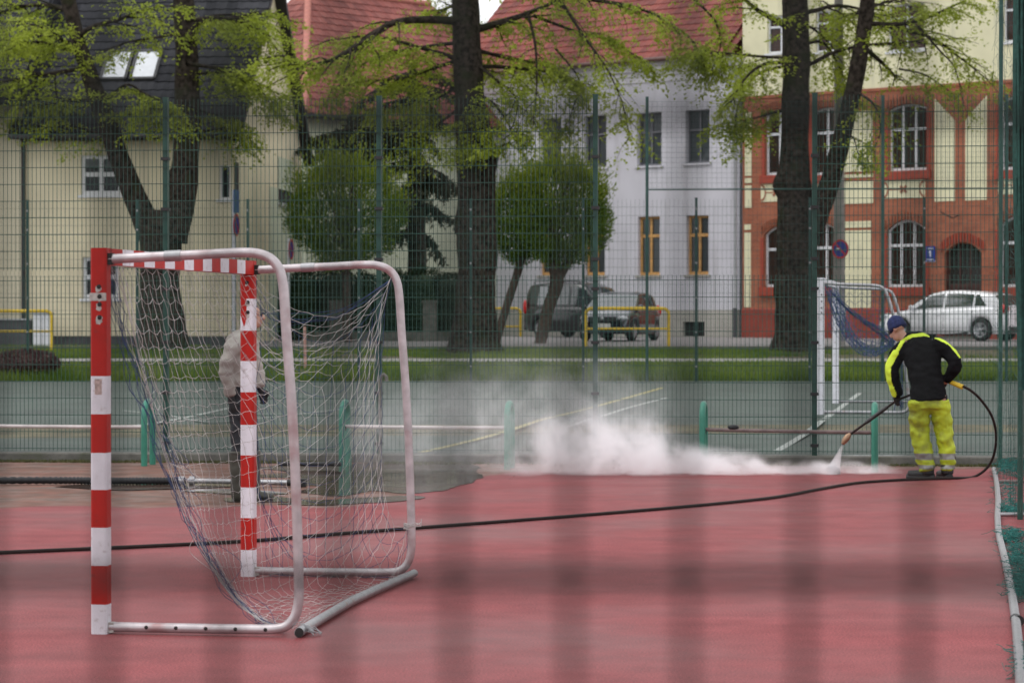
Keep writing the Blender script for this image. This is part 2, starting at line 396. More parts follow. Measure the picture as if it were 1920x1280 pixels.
# steel drainage edge behind the workers
# ================================================================== GRASS BANK
def blades(name, n, sampler, mat, h=(.05,.12), w=.010):
    P = np.array([sampler() for _ in range(n)], dtype=np.float32)
    ang = np.random.rand(n)*math.pi*2; hh = np.random.uniform(h[0], h[1], n); lean = np.random.normal(0, .35, (n,2))*hh[:,None]
    dx, dy = np.cos(ang)*w, np.sin(ang)*w
    V = np.empty((n,3,3), np.float32)
    V[:,0] = P - np.stack([dx,dy,np.zeros(n)],1); V[:,1] = P + np.stack([dx,dy,np.zeros(n)],1)
    V[:,2] = P + np.stack([lean[:,0],lean[:,1],hh],1)
    o = place(name, np_mesh(name, V.reshape(-1,3), np.arange(n*3).reshape(n,3), mat)); return tag(o, 'short green grass covering the bank between court and street', 'grass', kind='stuff')
def bank():
    while True:
        D = random.uniform(58.7, 68.8); 
        if 62.12 + .12*mnoise.noise(Vector((D*0, random.random()*9, 2))) < D < 63.46 + .15*random.random(): continue
        x = random.uniform(-XD(1920+120,D), XD(1920+120,D))
        if D > 66.95 and x > XD(395, D): continue
        px = 960 + x/D*FPX
        dens = .50 + .8*mnoise.noise(Vector((x*.55, D*.8, 3.3))) + .5*mnoise.noise(Vector((x*1.9, D*2.2, 7.3)))
        if D > 63.5 and 1440 < px < 1900: dens -= .42
        if D > 63.5 and 560 < px < 860: dens -= .25
        if random.random() < dens: return (x, D, zt(D)-.035)
blades('grass', 85000, bank, m_grass, (.05,.15), .012)
def tufts():
    while True:
        x = random.uniform(-14, 14); D = 58.55 + abs(random.gauss(0, .5)); 
        if random.random() < .5 + .8*mnoise.noise(Vector((x*.9, D, 1.1))): return (x, D, zt(D)-.03)
o = blades('tall_grass', 12000, tufts, m_grass, (.10,.34), .014); tag(o, 'taller ragged grass along the far edge of the green court', 'grass')
# weeds and moss along the foot of the fence
def moss():
    while True:
        x = random.uniform(-9, 7); p = a_line(x, random.uniform(-.42, -.10)); d = .45 + .9*mnoise.noise(Vector((x*1.3, 2.2, 0))) - (.3 if -3 < x < 4 else 0)
        if random.random() < d: return (p[0], p[1], 0.0)
o = blades('moss', 6000, moss, leaf_mat('moss_green', (.06,.07,.025), (.12,.115,.045), 3, .2), (.01,.035), .012)
tag(o, 'thin moss and weeds along the foot of the tall green fence', 'moss')
# ================================================================== FENCES
def wire_panel(name, width, z0, z1, mat, pitch=.05, hp=.2, vr=.0028, hr=.0036, spikes=True):
    """welded double-rod panel: vertical wires between pairs of horizontal rods (local x 0..width)"""
    mb = MB(); n = int(width/pitch)
    for i in range(n+1):
        x = i*width/n; mb.box(x-vr, x+vr, -vr, vr, z0-.0, z1 + (.03 if spikes else 0))
    z = z0 + .03
    while z <= z1 + .001:
        for y in (-vr-hr*1.05, vr+hr*1.05): mb.box(0, width, y-hr, y+hr, z-hr, z+hr)
        z += hp
    return mb.mesh(name, mat)
def post_mesh(name, h, w, mat, d=None):
    d = d or w; mb = MB(); mb.box(-w/2, w/2, -d/2, d/2, -.05, h); mb.box(-w/2-.004, w/2+.004, -d/2-.004, d/2+.004, h+.0005, h+.012)
    return mb.mesh(name, mat)

# --- the tall fence behind the red court
fa = thing('mesh_fence', (A_P.x, A_P.y, .10), 'tall dark green welded mesh fence standing behind the red court', 'fence', rz=A_ANG)
SP = (A_Q - A_P).length / 3
p_lo = wire_panel('mesh_panel', SP, .02, 2.08, m_green); p_hi = wire_panel('mesh_panel', SP, 2.17, 4.17, m_green)
pm = post_mesh('post', 4.22, .06, m_green); cl = MB().add([(-.045,-.06,-.018),(.045,-.06,-.018),(.045,.06,-.018),(-.045,.06,-.018),(-.045,-.06,.018),(.045,-.06,.018),(.045,.06,.018),(-.045,.06,.018)], [(0,3,2,1),(4,5,6,7),(0,1,5,4),(1,2,6,5),(2,3,7,6),(3,0,4,7)]).mesh('clamp', m_black)
for i in range(-3, 6):
    place('post', pm, fa, (i*SP, 0, 0))
    for z in (.12, .72, 1.32, 1.95, 2.3, 2.9, 3.5): place('clamp', cl, fa, (i*SP, 0, z))
    if i < 5:
        o = place('mesh_panel', p_lo, fa, (i*SP, -.045, 0)); o['kind'] = 'stuff'
        if i != 2: o = place('mesh_panel', p_hi, fa, (i*SP, -.045, 0)); o['kind'] = 'stuff'

# --- the fence on the far side of the green court
B_P, B_Q = W(52,597,59.3), W(1305,597,58.3); B_DIR = (B_Q-B_P).normalized(); B_ANG = math.atan2(B_DIR.y, B_DIR.x); SPB = (B_Q-B_P).length/6
fb = thing('far_mesh_fence', (B_P.x, B_P.y, .24), 'farther green mesh fence at the street side of the green court', 'fence', rz=B_ANG)
pb = wire_panel('mesh_panel', SPB, .02, 4.2, m_green2, pitch=.10, vr=.0022, hr=.0026); pmb = post_mesh('post', 4.25, .06, m_green2)
for i in range(-2, 12):
    place('post', pmb, fb, (i*SPB, 0, 0))
    if i < 11: o = place('mesh_panel', pb, fb, (i*SPB, -.04, 0)); o['kind'] = 'stuff'
bolt = MB().box(-.02,.02,-.045,-.031,-.02,.02).mesh('clip', m_galv)
for i in range(-2, 12):
    for z in (.35, 1.15, 1.95, 2.75, 3.55, 4.0): place('clip', bolt, fb, (i*SPB, 0, z))

# --- ball-stop net above it
def grid_net(mb, w, z0, z1, pitch, r, x0=0.0, y=0.0, sag=.0, mi=0, diamond=False):
    if not diamond:
        nx = int(w/pitch); nz = int((z1-z0)/pitch)
        for i in range(nx+1):
            x = x0+i*w/nx; mb.add([(x-r,y,z0),(x+r,y-r,z0),(x,y+r,z0),(x-r,y,z1),(x+r,y-r,z1),(x,y+r,z1)], [(0,1,4,3),(1,2,5,4),(2,0,3,5)])
        for j in range(nz+1):
            z = z0+j*(z1-z0)/nz; k = 14
            for i in range(k):
                xa, xb = x0+w*i/k, x0+w*(i+1)/k
                za, zb = z-sag*math.sin(math.pi*i/k), z-sag*math.sin(math.pi*(i+1)/k)
                mb.add([(xa,y,za-r),(xa,y-r,za+r),(xa,y+r,za+r),(xb,y,zb-r),(xb,y-r,zb+r),(xb,y+r,zb+r)], [(0,1,4,3),(1,2,5,4),(2,0,3,5)])
def b_local(px):
    k = (px-960)/FPX; d = B_DIR; return (k*B_P.y - B_P.x)/(d.x - k*d.y)
bs = thing('ball_stop_net', (B_P.x + B_DIR.x*b_local(1213), B_P.y + B_DIR.y*b_local(1213), .24), 'high ball stop net on tall green poles above the far fence', 'net', rz=B_ANG)
L0 = b_local(1213); pols = [b_local(p)-L0 for p in (1213, 1655, 1888)] + [b_local(2120)-L0]
pt = MB().tube([(0,0,-.05),(0,0,6.62)], .038, 10).mesh('pole', m_green2)
for x in pols: place('pole', pt, bs, (x, .09, 0))
MB().tube([(0,.09,4.46),(pols[-1],.09,4.46)], .017, 8).build('rail', m_green2, bs, local=True)
mb = MB(); grid_net(mb, pols[-1], 4.5, 6.5, .115, .0022, y=.09, sag=.02)
mb.build('netting', m_cordg, bs, local=True)['kind'] = 'stuff'

# --- side fence and hanging net along the right edge of the court
SIDE_DIR = Vector((.172, 1, 0)).normalized()
C0 = Vector((XD(1876, 28.6), 28.6, 0)); SA = math.atan2(-SIDE_DIR.y, -SIDE_DIR.x)
fs_ = thing('side_net', C0, 'green net hung on tall thin posts along the right edge of the court', 'net', rz=SA)
pms = MB().tube([(0,0,-.05),(0,0,6.2)], .024, 10).mesh('post', m_green)
for i in (0, 3, 5):
    place('post', pms, fs_, (i*2.5, 0, 0))
mb = MB(); random.seed(4)
for i in range(14):                                   # loose hanging net, one wavering cord at a time
    x = .1 + i*.7; pts = []
    for k in range(14): pts.append((x + .10*math.sin(k*1.1+i) + .04*random.uniform(-1,1), -.06 + .05*math.sin(i*.9+k*.6), .15 + 6.0*k/13))
    mb.tube(pts, .0016, 3, caps=False)
for j in range(30):
    z = .2 + j*.2; mb.tube([(x*.5, -.06 + .05*math.sin(x*1.9+j), z + .05*math.sin(x*2.3+j*1.3)) for x in range(0, 20)], .0013, 3, caps=False)
mb.build('hanging_net', m_cordg, fs_, local=True)['kind'] = 'stuff'
# gathered dark net bundle hanging on the side fence
mb = MB(); random.seed(11)
cx = 11.2
for i in range(110):
    a = random.uniform(0, 6.28); rr = random.random()**.5; pts = []
    for k in range(13):
        t = k/12; z = 6.1 - 4.9*t; rad = .105*(1 - .15*t - .62*max(0, t-.72)/.28) * (1+.12*math.sin(7*t+i))
        pts.append((cx + rad*rr*math.cos(a+.7*t) + .02*random.uniform(-1,1), .02 + .55*rad*rr*math.sin(a+.7*t) - .12, z))
    mb.tube(pts, .012, 3, caps=False)
nb = mb.build('net_bundle', m_cordg, fs_, local=True, label='dark green gathered net hanging in a thick bundle'); nb['kind'] = 'stuff'

# --- the fence the photograph was taken through, an arm's length in front of the lens
FD = 1.085
ff = thing('near_mesh_fence', (0, FD, 0), 'blurred dark mesh fence close to the viewer, across the red court', 'fence')
vw = MB().tube([(0,0,.05),(0,0,2.63)], .0025, 8).mesh('wire', m_nearwire)
x_first = XD(200, FD)
for i in range(-20, 28): place('wire', vw, ff, (x_first + i*.0502, 0, 0))
hr_ = MB().tube([(-1.30,0,0),(1.21,0,0)], .0031, 8)
hm = hr_.mesh('rod', m_nearwire)
zr = ZD(1083, FD)
zz = zr
while zz > .1: zz -= .2
while zz < 2.6:
    for y in (-.0075, .0075): place('rod', hm, ff, (0, y, zz))
    zz += .2
pn = post_mesh('post', 2.68, .06, m_green)
for x in (-1.27, 1.25): place('post', pn, ff, (x, .045, 0))
# ================================================================== GOALS
def stripe_post(name, stripes, w, root, loc, label=None, lean=0):
    """square post; stripes = list of (z0, z1, material index)"""
    mb = MB(); h = w/2; b = .010
    ring = [(-h+b,-h),(h-b,-h),(h,-h+b),(h,h-b),(h-b,h),(-h+b,h),(-h,h-b),(-h,-h+b)]
    for z0, z1, mi in stripes:
        v = [(x,y,z0) for x,y in ring] + [(x,y,z1) for x,y in ring]
        mb.add(v, [(i,(i+1)%8,8+(i+1)%8,8+i) for i in range(8)], mi)
    mb.add([(x,y,stripes[-1][1]) for x,y in ring], [tuple(range(8))], stripes[-1][2])
    mb.add([(x,y,stripes[0][0]) for x,y in ring], [tuple(range(7,-1,-1))], stripes[0][2])
    return place(name, mb.mesh(name, [m_red, m_white, m_chip]), root, loc, label=label)

FRAME = [(.05,2.02),(.30,2.032),(.55,2.042),(.78,2.052),(.88,2.045),(.955,2.01),(1.0,1.94),(1.018,1.82),(1.03,1.62),(1.055,1.30),(1.075,.95),(1.09,.55),(1.097,.28),(1.095,.19),(1.075,.11),(1.03,.06),(.96,.042),(.80,.038),(.4,.036),(.05,.036)]
def frame_pts(y): return spline([(x, y, z) for x, z in FRAME], 4)

def cloth(NU, NV, init, pins, rest_u, rest_v, iters=700, g=.0016, floor=.012):
    """relax an inextensible net; pins = {(i,j): xyz}"""
    P = init.copy(); Q = P.copy()
    pm = np.zeros((NU, NV), bool); pv = np.zeros((NU, NV, 3))
    for (i, j), p in pins.items(): pm[i, j] = True; pv[i, j] = p
    P[pm] = pv[pm]; Q = P.copy(); w = (~pm).astype(float)
    def con(A, B, wa, wb, rest):
        d = B - A; L = np.linalg.norm(d, axis=-1) + 1e-9; ex = np.maximum(0, L - rest)/L; ws = wa + wb + 1e-9
        c = d * (ex/ws)[..., None]; return c*wa[..., None], -c*wb[..., None]
    for it in range(iters):
        V = (P - Q) * .97; Q = P.copy(); P = P + V*w[..., None]; P[..., 2] -= g*w
        for _ in range(6):
            for s in (0, 1):
                a, b = con(P[s:-1:2], P[s+1::2][:P[s:-1:2].shape[0]], w[s:-1:2], w[s+1::2][:P[s:-1:2].shape[0]], rest_u)
                P[s:-1:2] += a; P[s+1::2][:a.shape[0]] += b
                a, b = con(P[:, s:-1:2], P[:, s+1::2][:, :P[:, s:-1:2].shape[1]], w[:, s:-1:2], w[:, s+1::2][:, :P[:, s:-1:2].shape[1]], rest_v)
                P[:, s:-1:2] += a; P[:, s+1::2][:, :a.shape[1]] += b
            P[pm] = pv[pm]
        P[..., 2] = np.maximum(P[..., 2], floor)
    return P

def net_mesh(name, P, r, mat, stag=0.0, knots=True):
    """tube every cord of a relaxed net, with a little slack between knots"""
    mb = MB(); NU, NV, _ = P.shape; rnd = random.Random(3)
    def run(pts):
        out = []
        for a, b in zip(pts, pts[1:]):
            out.append(a); m = (Vector(a)+Vector(b))/2; m += Vector((rnd.uniform(-1,1), rnd.uniform(-1,1), rnd.uniform(-1.6,.4)))*.010; out.append(tuple(m))
        out.append(pts[-1]); return out
    for i in range(NU): mb.tube(run([tuple(p) for p in P[i]]), r, 4, caps=False)
    for j in range(NV): mb.tube(run([tuple(p) for p in P[:, j]]), r, 4, caps=False)
    if knots:
        for i in range(NU):
            for j in range(NV):
                x, y, z = P[i, j]; k = r*1.9
                mb.add([(x+k,y,z),(x-k,y,z),(x,y+k,z),(x,y-k,z),(x,y,z+k),(x,y,z-k)], [(0,2,4),(2,1,4),(1,3,4),(3,0,4),(2,0,5),(1,2,5),(3,1,5),(0,3,5)])
    return mb.mesh(name, mat)

# ---------------------------------------------------------------- red and white striped goal
gn, gf = Vector((XD(189,13.54), 13.54, 0)), Vector((XD(466,16.55), 16.55, 0))
GW = (gf-gn).length; g_ang = -math.atan2(gf.x-gn.x, gf.y-gn.y)
g1 = thing('handball_goal', gn, 'red and white striped handball goal with a torn net on the court', 'goal', rz=g_ang)
near_s = [(0,.16,1),(.16,.37,0),(.37,.574,1),(.574,.778,0),(.778,.977,1),(.977,1.185,0),(1.185,1.39,1),(1.39,2.08,0)]
far_s = [(0,.176,1),(.176,.387,0),(.387,.588,1),(.588,.80,0),(.80,1.0,1),(1.0,1.215,0),(1.215,1.42,1),(1.42,1.62,0),(1.62,1.83,1),(1.83,2.08,0)]
pn_ = stripe_post('goal_post', near_s, .090, g1, (0,0,0), 'near post, mostly red above, with bolt holes')
pf_ = stripe_post('goal_post', far_s, .090, g1, (0,GW,0), 'far post, red and white stripes with peeling tape')
# bolt holes and chipped paint on both posts
def chips(post, zs, y, seed):
    rnd = random.Random(seed)
    for z, dx, r, white in zs:
        mb = MB(); pts = []
        for k in range(14):
            a = 2*math.pi*k/14; rr = r*.78*(1+.35*rnd.uniform(-1,1)); pts.append((dx+rr*math.cos(a), y-.0012, z-.008+rr*1.15*math.sin(a)))
        mb.poly(pts[::1], 0); o = place('paint_chip', mb.mesh('paint_chip', [m_chip]), post)
        mb = MB(); mb.lathe([(0,-.0035),(.0115,-.0035),(.013,-.0015)], 12, (dx+.004, y, z+.006), 'y'); place('bolt_hole', mb.mesh('bolt_hole', [m_dark]), post)
chips(pn_, [(1.865,.0,.020,1),(1.812,.004,.014,1),(1.770,.004,.020,1),(1.700,.004,.024,1)], -.045, 2)
mb = MB(); mb.box(-.048,.046,-.0468,-.0452,1.795,1.838); place('tape', mb.mesh('tape', [m_chip]), pn_)
chips(pf_, [(1.93,-.002,.012,1),(1.80,.004,.020,1),(1.735,.004,.022,1)], -.045, 5)
mb = MB(); rnd = random.Random(8)
mb.poly([(-.041,-.0462,1.72),(-.018,-.0462,1.60+.045),(.0,-.0462,1.70),(-.002,-.0462,1.83),(-.041,-.0462,1.835)][::-1]); place('peeled_tape', mb.mesh('peeled_tape', [m_red]), pf_)
mb = MB(); mb.box(-.02,.02,-.0462,-.0451,1.29,1.375); place('sticker_residue', mb.mesh('sticker_residue', [M('tape_residue', (.42,.33,.30), .8, var=.3, scale=60)]), pn_)
# cross bar
mb = MB(); h = .045; n = 15; yy = np.linspace(.046, GW-.046, n+1)
ring = [(-h,1.99+.0),(h,1.99),(h,2.078),(-h,2.078)]
for i in range(n):
    v = [(x,yy[i],z) for x,z in ring] + [(x,yy[i+1],z) for x,z in ring]
    mb.add(v, [(k,(k+1)%4,4+(k+1)%4,4+k)[::-1] for k in range(4)], 0 if i % 2 == 0 else 1)
place('crossbar', mb.mesh('crossbar', [m_red, m_white]), g1)
# bent tube side frames, each with a sleeve
for y, lab in ((0, 'bent tube side frame nearest the viewer'), (GW, 'bent tube side frame on the far side')):
    o = place('side_frame', MB().tube(frame_pts(y), .0265, 14).mesh('side_frame', m_alu), g1, label=lab)
    place('sleeve', MB().tube([(.36,y,2.034),(.45,y,2.038)], .0305, 14).mesh('sleeve', m_galv), o)
    place('bracket', MB().box(.0455,.075,y-.022,y+.022,.008,.062).mesh('bracket', m_chip), o)
    place('bracket', MB().box(.0455,.07,y-.026,y+.026,1.99,2.052).mesh('bracket', m_dark), o)
    if y == 0:
        for k in range(5):
            mb = MB(); mb.lathe([(0,-.0285),(.009,-.0285),(.011,-.026)], 10, (.26+.165*k, y, .040), 'y'); place('bolt_hole', mb.mesh('bolt_hole', [m_dark]), o)
mb = MB(); mb.tube(spline([(1.105,-.03,.03),(1.10,.08,.032),(1.085,.6,.034),(1.062,1.5,.034),(1.085,2.4,.034),(1.108,GW+.03,.034)], 6), .0265, 14)
gb = place('ground_bar', mb.mesh('ground_bar', m_galv), g1)
place('tube_mouth', MB().lathe([(0,-.082),(.019,-.082),(.0262,-.081)], 14, (1.105, .05, .03), 'y').mesh('tube_mouth', [m_dark]), gb)
mb = MB(); rnd = random.Random(5)
for k in range(9):
    mb.tube([(1.10+.03*math.cos(k), .07+.02*k/9, .035+.032*math.sin(k)), (1.14+.02*rnd.random(), .07+rnd.uniform(-.05,.09), .02+.03*rnd.random()), (1.17+.03*rnd.random(), .03+rnd.uniform(-.05,.1), .012)], .003, 4, caps=False)
place('tie_wire', mb.mesh('tie_wire', m_galv), gb)
# net: one loose sheet from the crossbar to the ground bar, tied at the far corner; a second panel on the far side
NU, NV, st = 29, 30, .106
init = np.zeros((NU, NV, 3))
for i in range(NU):
    for j in range(NV):
        t = j/(NV-1); init[i, j] = (.06 + 1.0*t + .05*math.sin(i), .06 + (GW-.1)*i/(NU-1), 1.98*(1-t)+.02)
pins = {}
for i in range(0, NU, 2): pins[(i, 0)] = (.03, .09+(GW-.15)*i/(NU-1), 1.985)
pins[(NU-1, 0)] = (.05, GW-.04, 1.985)
for i in range(2, NU): pins[(i, NV-1)] = (1.03 - .06*math.sin(math.pi*i/(NU-1)), .25+(GW-.25)*i/(NU-1), .03)
pins[(NU-1, 11)] = (.965, GW-.02, 1.97)
pins[(NU-1, 28)] = (1.07, GW-.03, .33)
pins[(0, NV-1)] = (1.0, .05, .03); pins[(1, NV-1)] = (1.02, .15, .03)
P1 = cloth(NU, NV, init, pins, st, np.linspace(.082,.099,NU)[:,None], 220)
place('net', net_mesh('net', P1, .00135, m_cordw), g1)['kind'] = 'stuff'
NU2, NV2 = 12, 20; init = np.zeros((NU2, NV2, 3))
for i in range(NU2):
    for j in range(NV2): init[i, j] = (.06 + .95*i/(NU2-1), GW+.0+.02*math.sin(i*j), 1.9*(1-j/(NV2-1))+.02)
pins = {(0, 0): (.05,GW,1.95), (0, 6): (.05,GW,1.25), (0, 13): (.05,GW,.6), (0, NV2-1): (.06,GW,.05), (NU2-1, 0): (.965,GW,1.97), (NU2-1, 15): (1.07,GW,.33), (NU2-1, NV2-1): (1.05,GW,.05)}
for i in range(2, NU2-1, 2): pins[(i, NV2-1)] = (.05+.95*i/(NU2-1), GW, .06)
P2 = cloth(NU2, NV2, init, pins, .112, .115, 200)
place('side_net', net_mesh('side_net', P2, .0014, m_cordb), g1, label='dark blue torn net panel on the far side')['kind'] = 'stuff'
# blue strands hanging as a bundle along the free edge of the net
mb = MB(); rnd = random.Random(21)
edge = [Vector(p) for p in P1[0]]
for s in range(15):
    ph = rnd.uniform(0, 6.28); am = rnd.uniform(.008, .05); pts = []
    for k, p in enumerate(edge):
        t = k/(NV-1); q = p + Vector((am*math.sin(ph+3.1*t*2)*(1.3-t) - .03*rnd.random()*(s % 3), .02+am*math.cos(ph+2.3*t), rnd.uniform(-.01,.01))); q.z = max(q.z, .012); pts.append(q)
    mb.tube(spline(pts, 2), .0019, 3, mi=s % 3 != 0, caps=False)
for s in range(14):                                     # torn loops beside the bundle
    k = rnd.randrange(6, 24); a, b = edge[k], edge[min(k+rnd.randrange(2,6), NV-1)]
    m = (a+b)/2 + Vector((rnd.uniform(-.09,.16), rnd.uniform(-.05,.2), rnd.uniform(-.1,.02))); m.z = max(m.z, .02)
    mb.tube(spline([a, m, b], 5), .0017, 3, mi=rnd.random() < .75, caps=False)
place('loose_cords', mb.mesh('loose_cords', [m_cordw, m_cordb]), g1, label='blue and grey torn cords hanging in a bundle')['kind'] = 'stuff'
mb = MB()                                               # blue rope bundle slung from the tied corner
for s in range(6):
    pts = [Vector((.97,GW-.02,1.96)), Vector((.80+rnd.uniform(-.03,.03),GW-.05,1.83+rnd.uniform(-.02,.02))), Vector((.55+rnd.uniform(-.05,.05),GW-.06,1.72+rnd.uniform(-.04,.04))), Vector((.2+rnd.uniform(-.05,.05),GW-.02,1.70+rnd.uniform(-.06,.06))), Vector((.05,GW,1.78+rnd.uniform(-.06,.06)))]
    mb.tube(spline(pts, 5), .0016, 3, caps=False)
place('blue_cords', mb.mesh('blue_cords', m_cordb), g1, label='dark blue slack cords tied to the far upper corner')['kind'] = 'stuff'
mb = MB()
for k in range(7): mb.tube([(1.075+.03*math.cos(t+k), GW+.03*math.sin(t+k), .325+.006*k+.004*math.sin(t*2)) for t in np.linspace(0,6.28,9)], .0035, 4, caps=False)
for k in range(3): mb.tube([(1.08,GW-.03,.34),(1.13+.02*k,GW-.05,.37-.01*k),(1.17,GW-.04,.355+.02*k)], .003, 4)
place('cord_knot', mb.mesh('cord_knot', m_cordw), g1)

# ---------------------------------------------------------------- white goal on the green court
hn, hf = Vector((XD(1539,38.2), 38.2, .24)), Vector((XD(1567,43.2), 43.2, .24))
HW = (hf-hn).length; g2 = thing('white_goal', hn, 'white framed goal with a blue net on the green court', 'goal', rz=-math.atan2(hf.x-hn.x, hf.y-hn.y))
for y, l in ((0, 'near white post'), (HW, 'far white post')):
    p = stripe_post('goal_post', [(0,2.08,1)], .105, g2, (0,y,0), l)
    for z in (1.82,1.72,1.62,1.55): place('bolt_hole', MB().lathe([(0,-.003),(.012,-.003),(.013,-.001)], 8, (.012,-.0525,z), 'y').mesh('bolt_hole', [m_dark]), p)
mb = MB().box(-.05,.05,.053,HW-.053,1.98,2.078); place('crossbar', mb.mesh('crossbar', m_white), g2)
F2 = [(.05,2.0),(.3,1.98),(.6,1.97),(.80,1.96),(.92,1.93),(.985,1.85),(1.05,1.66),(1.12,1.40),(1.20,1.10),(1.27,.7),(1.32,.3),(1.33,.15),(1.30,.07),(1.22,.04),(1.0,.036),(.5,.036),(.05,.036)]
for y in (0, HW):
    o = place('side_frame', MB().tube(spline([(x,y,z) for x,z in F2], 4), .026, 10).mesh('side_frame', m_galv), g2)
NU, NV = 22, 18; init = np.zeros((NU,NV,3))
for i in range(NU):
    for j in range(NV): t = j/(NV-1); init[i,j] = (.06+.9*t, .1+(HW-.2)*i/(NU-1), 1.95-.9*t)
pins = {}
for i in range(0, NU, 3): pins[(i,0)] = (.04, .1+(HW-.2)*i/(NU-1), 1.98)
for i in (0, 7, 14, NU-1): pins[(i, NV-1)] = (1.12, .05+(HW-.1)*i/(NU-1), 1.25)
P3 = cloth(NU, NV, init, pins, .24, .098, 120)
place('net', net_mesh('net', P3, .0035, m_cordb, knots=False), g2)['kind'] = 'stuff'
NU2, NV2 = 11, 12; init = np.zeros((NU2,NV2,3))
for i in range(NU2):
    for j in range(NV2): init[i,j] = (.06+.95*i/(NU2-1), .01, 1.94-1.2*j/(NV2-1)*(i+1)/NU2)
pins = {(i,0): (.06+.92*i/(NU2-1), .0, 1.97) for i in range(0, NU2, 2)}; pins[(NU2-1, NV2-1)] = (1.05, .0, 1.22); pins[(0, NV2-1)] = (.10, 0, 1.86)
P4 = cloth(NU2, NV2, init, pins, .12, .11, 120)
place('side_net', net_mesh('side_net', P4, .003, m_cordb, knots=False), g2)['kind'] = 'stuff'
mb = MB(); rnd = random.Random(2)
for s in range(16):
    a = Vector((.12,.0,1.9)); pts = [a, Vector((.5+rnd.uniform(-.03,.03), rnd.uniform(-.03,.05), 1.52+rnd.uniform(-.04,.04))), Vector((1.0+rnd.uniform(-.05,.05), rnd.uniform(-.03,.05), 1.17+rnd.uniform(-.06,.06))), Vector((1.16+rnd.uniform(-.08,.08), rnd.uniform(-.05,.2), .72+rnd.uniform(-.1,.1))), Vector((1.18+rnd.uniform(-.08,.08), .1, .02+rnd.random()*.2))]
    mb.tube(spline(pts, 4), .005, 3, caps=False)
place('net_folds', mb.mesh('net_folds', m_cordb), g2, label='gathered folds of the blue net')['kind'] = 'stuff'

# ================================================================== LOW TUBE BARRIERS
def barrier(px_a, px_b, Da, Db, ra, rb, label, rail_mat, za=.752, gap=.32):
    a, b = Vector((XD(px_a,Da),Da,0)), Vector((XD(px_b,Db),Db,0))
    t = thing('tube_barrier', (a+b)/2, label, 'barrier', 'low teal tube barriers in front of the fence')
    u = Vector((.16,.987,0)).normalized()
    for p in (a, b):
        pts = [p + Vector((0,0,-.03)), p + Vector((0,0,.3)), p + Vector((0,0,.56))]
        for k in range(1, 10):
            th = math.pi*k/10; pts.append(p + u*(gap/2 - gap/2*math.cos(th)) + Vector((0,0,.58+gap/2*math.sin(th))))
        pts += [p + u*gap + Vector((0,0,.56)), p + u*gap + Vector((0,0,.3)), p + u*gap + Vector((0,0,-.03))]
        MB().tube(pts, .036, 14).build('hoop', m_teal, t)
    q, r_ = a + u*.04 + Vector((.03,0,ra)), b + u*.04 + Vector((-.03,0,rb))
    MB().tube([q, q.lerp(r_,.3)+Vector((0,0,-.004)), q.lerp(r_,.7)+Vector((0,0,-.004)), r_], .021, 10).build('rail', rail_mat, t)
    for e in (q, r_): MB().tube([e+Vector((0,-.02,-.05)), e+Vector((0,-.02,.0))], .012, 8).build('bolt', m_dark, t)
    return t, q, r_
m_railw = M('rusty_white_rail', (.52,.47,.46), .55, var=.15, scale=6, dirt=(.40,.16,.06), dirt_lo=.56, dirt_scale=2.2)
m_railb = M('brown_rail', (.12,.085,.08), .55, var=.25, scale=8)
barrier(-40, 270, 29.2, 28.9, .45, .45, 'teal tube barrier with a rusty white rail, left of the goal', m_railw)
barrier(641, 951, 28.6, 28.2, .47, .47, 'teal tube barrier with a pale rail behind the goal net', m_railw)
_, q, r_ = barrier(1317, 1640, 28.0, 27.7, .46, .44, 'teal tube barrier with a dark brown rail beside the bent worker', m_railb)
mb = MB(); e = q.lerp(r_, .17); mb.lathe([(0,-.028),(.03,-.02),(.04,0),(.03,.022),(0,.03)], 8, (e.x, e.y, e.z+.03)); c = mb.build('cloth_scrap', m_corr)
for v in c.data.vertices: v.co.x = e.x + (v.co.x-e.x)*1.7
tag(c, 'small dark lump lying on the brown barrier rail', 'scrap')

# ================================================================== HOSES AND PIPES ON THE COURT
pts = [G(-260,1052), G(0,1040), G(230,1030), G(465,1018), G(640,1004), G(785,993), G(1020,975), G(1260,955), G(1440,937), G(1530,921), G(1600,909), G(1660,904), G(1720,901), G(1790,899)]
pts = [p + Vector((0,0,.017)) for p in pts]
Dw = 26.6
loop = [W(1825,894,26.9), W(1850,878,26.95), W(1864,852,26.9), W(1868,815,26.8), W(1860,780,26.7), W(1840,750,26.65), W(1822,733,26.6), W(1806,724,26.6)]
tag(MB().tube(spline(pts + loop, 8), .0145, 8).build('pressure_hose', m_hose), 'long thin dark hose running across the red court to the washer lance', 'hose')

D0, D1 = 25.6, 25.3
sh = thing('suction_hose', (XD(-200,D0), D0, .04), 'thick black ribbed hose with a metal pipe end lying in water', 'hose')
mb = MB(); pts = spline([Vector((XD(-200,D0),D0,.045)), Vector((XD(100,D0),D0+.05,.045)), Vector((XD(230,D0),D0-.03,.045)), Vector((XD(348,D0),D0,.045))], 60)
mb.tube(pts, [.036 + .0045*math.sin(i*2.2) for i in range(len(pts))], 10); mb.build('ribbed_hose', m_corr, sh)
mb = MB(); mb.tube([(XD(352,D0),D0,.045),(XD(540,D1),D1,.045)], .026, 12); mb.build('metal_pipe', m_galv, sh)
for px in (340, 360): mb = MB(); mb.tube([(XD(px-5,D0),D0,.046),(XD(px+5,D0),D0,.046)], .046, 12); mb.build('clamp_ring', m_galv, sh)
mb = MB(); mb.tube([(XD(538,D1),D1,.045),(XD(556,D1),D1,.045),(XD(566,D1),D1-.05,.04)], [.036,.034,.03], 12); mb.build('coupling', m_black, sh)
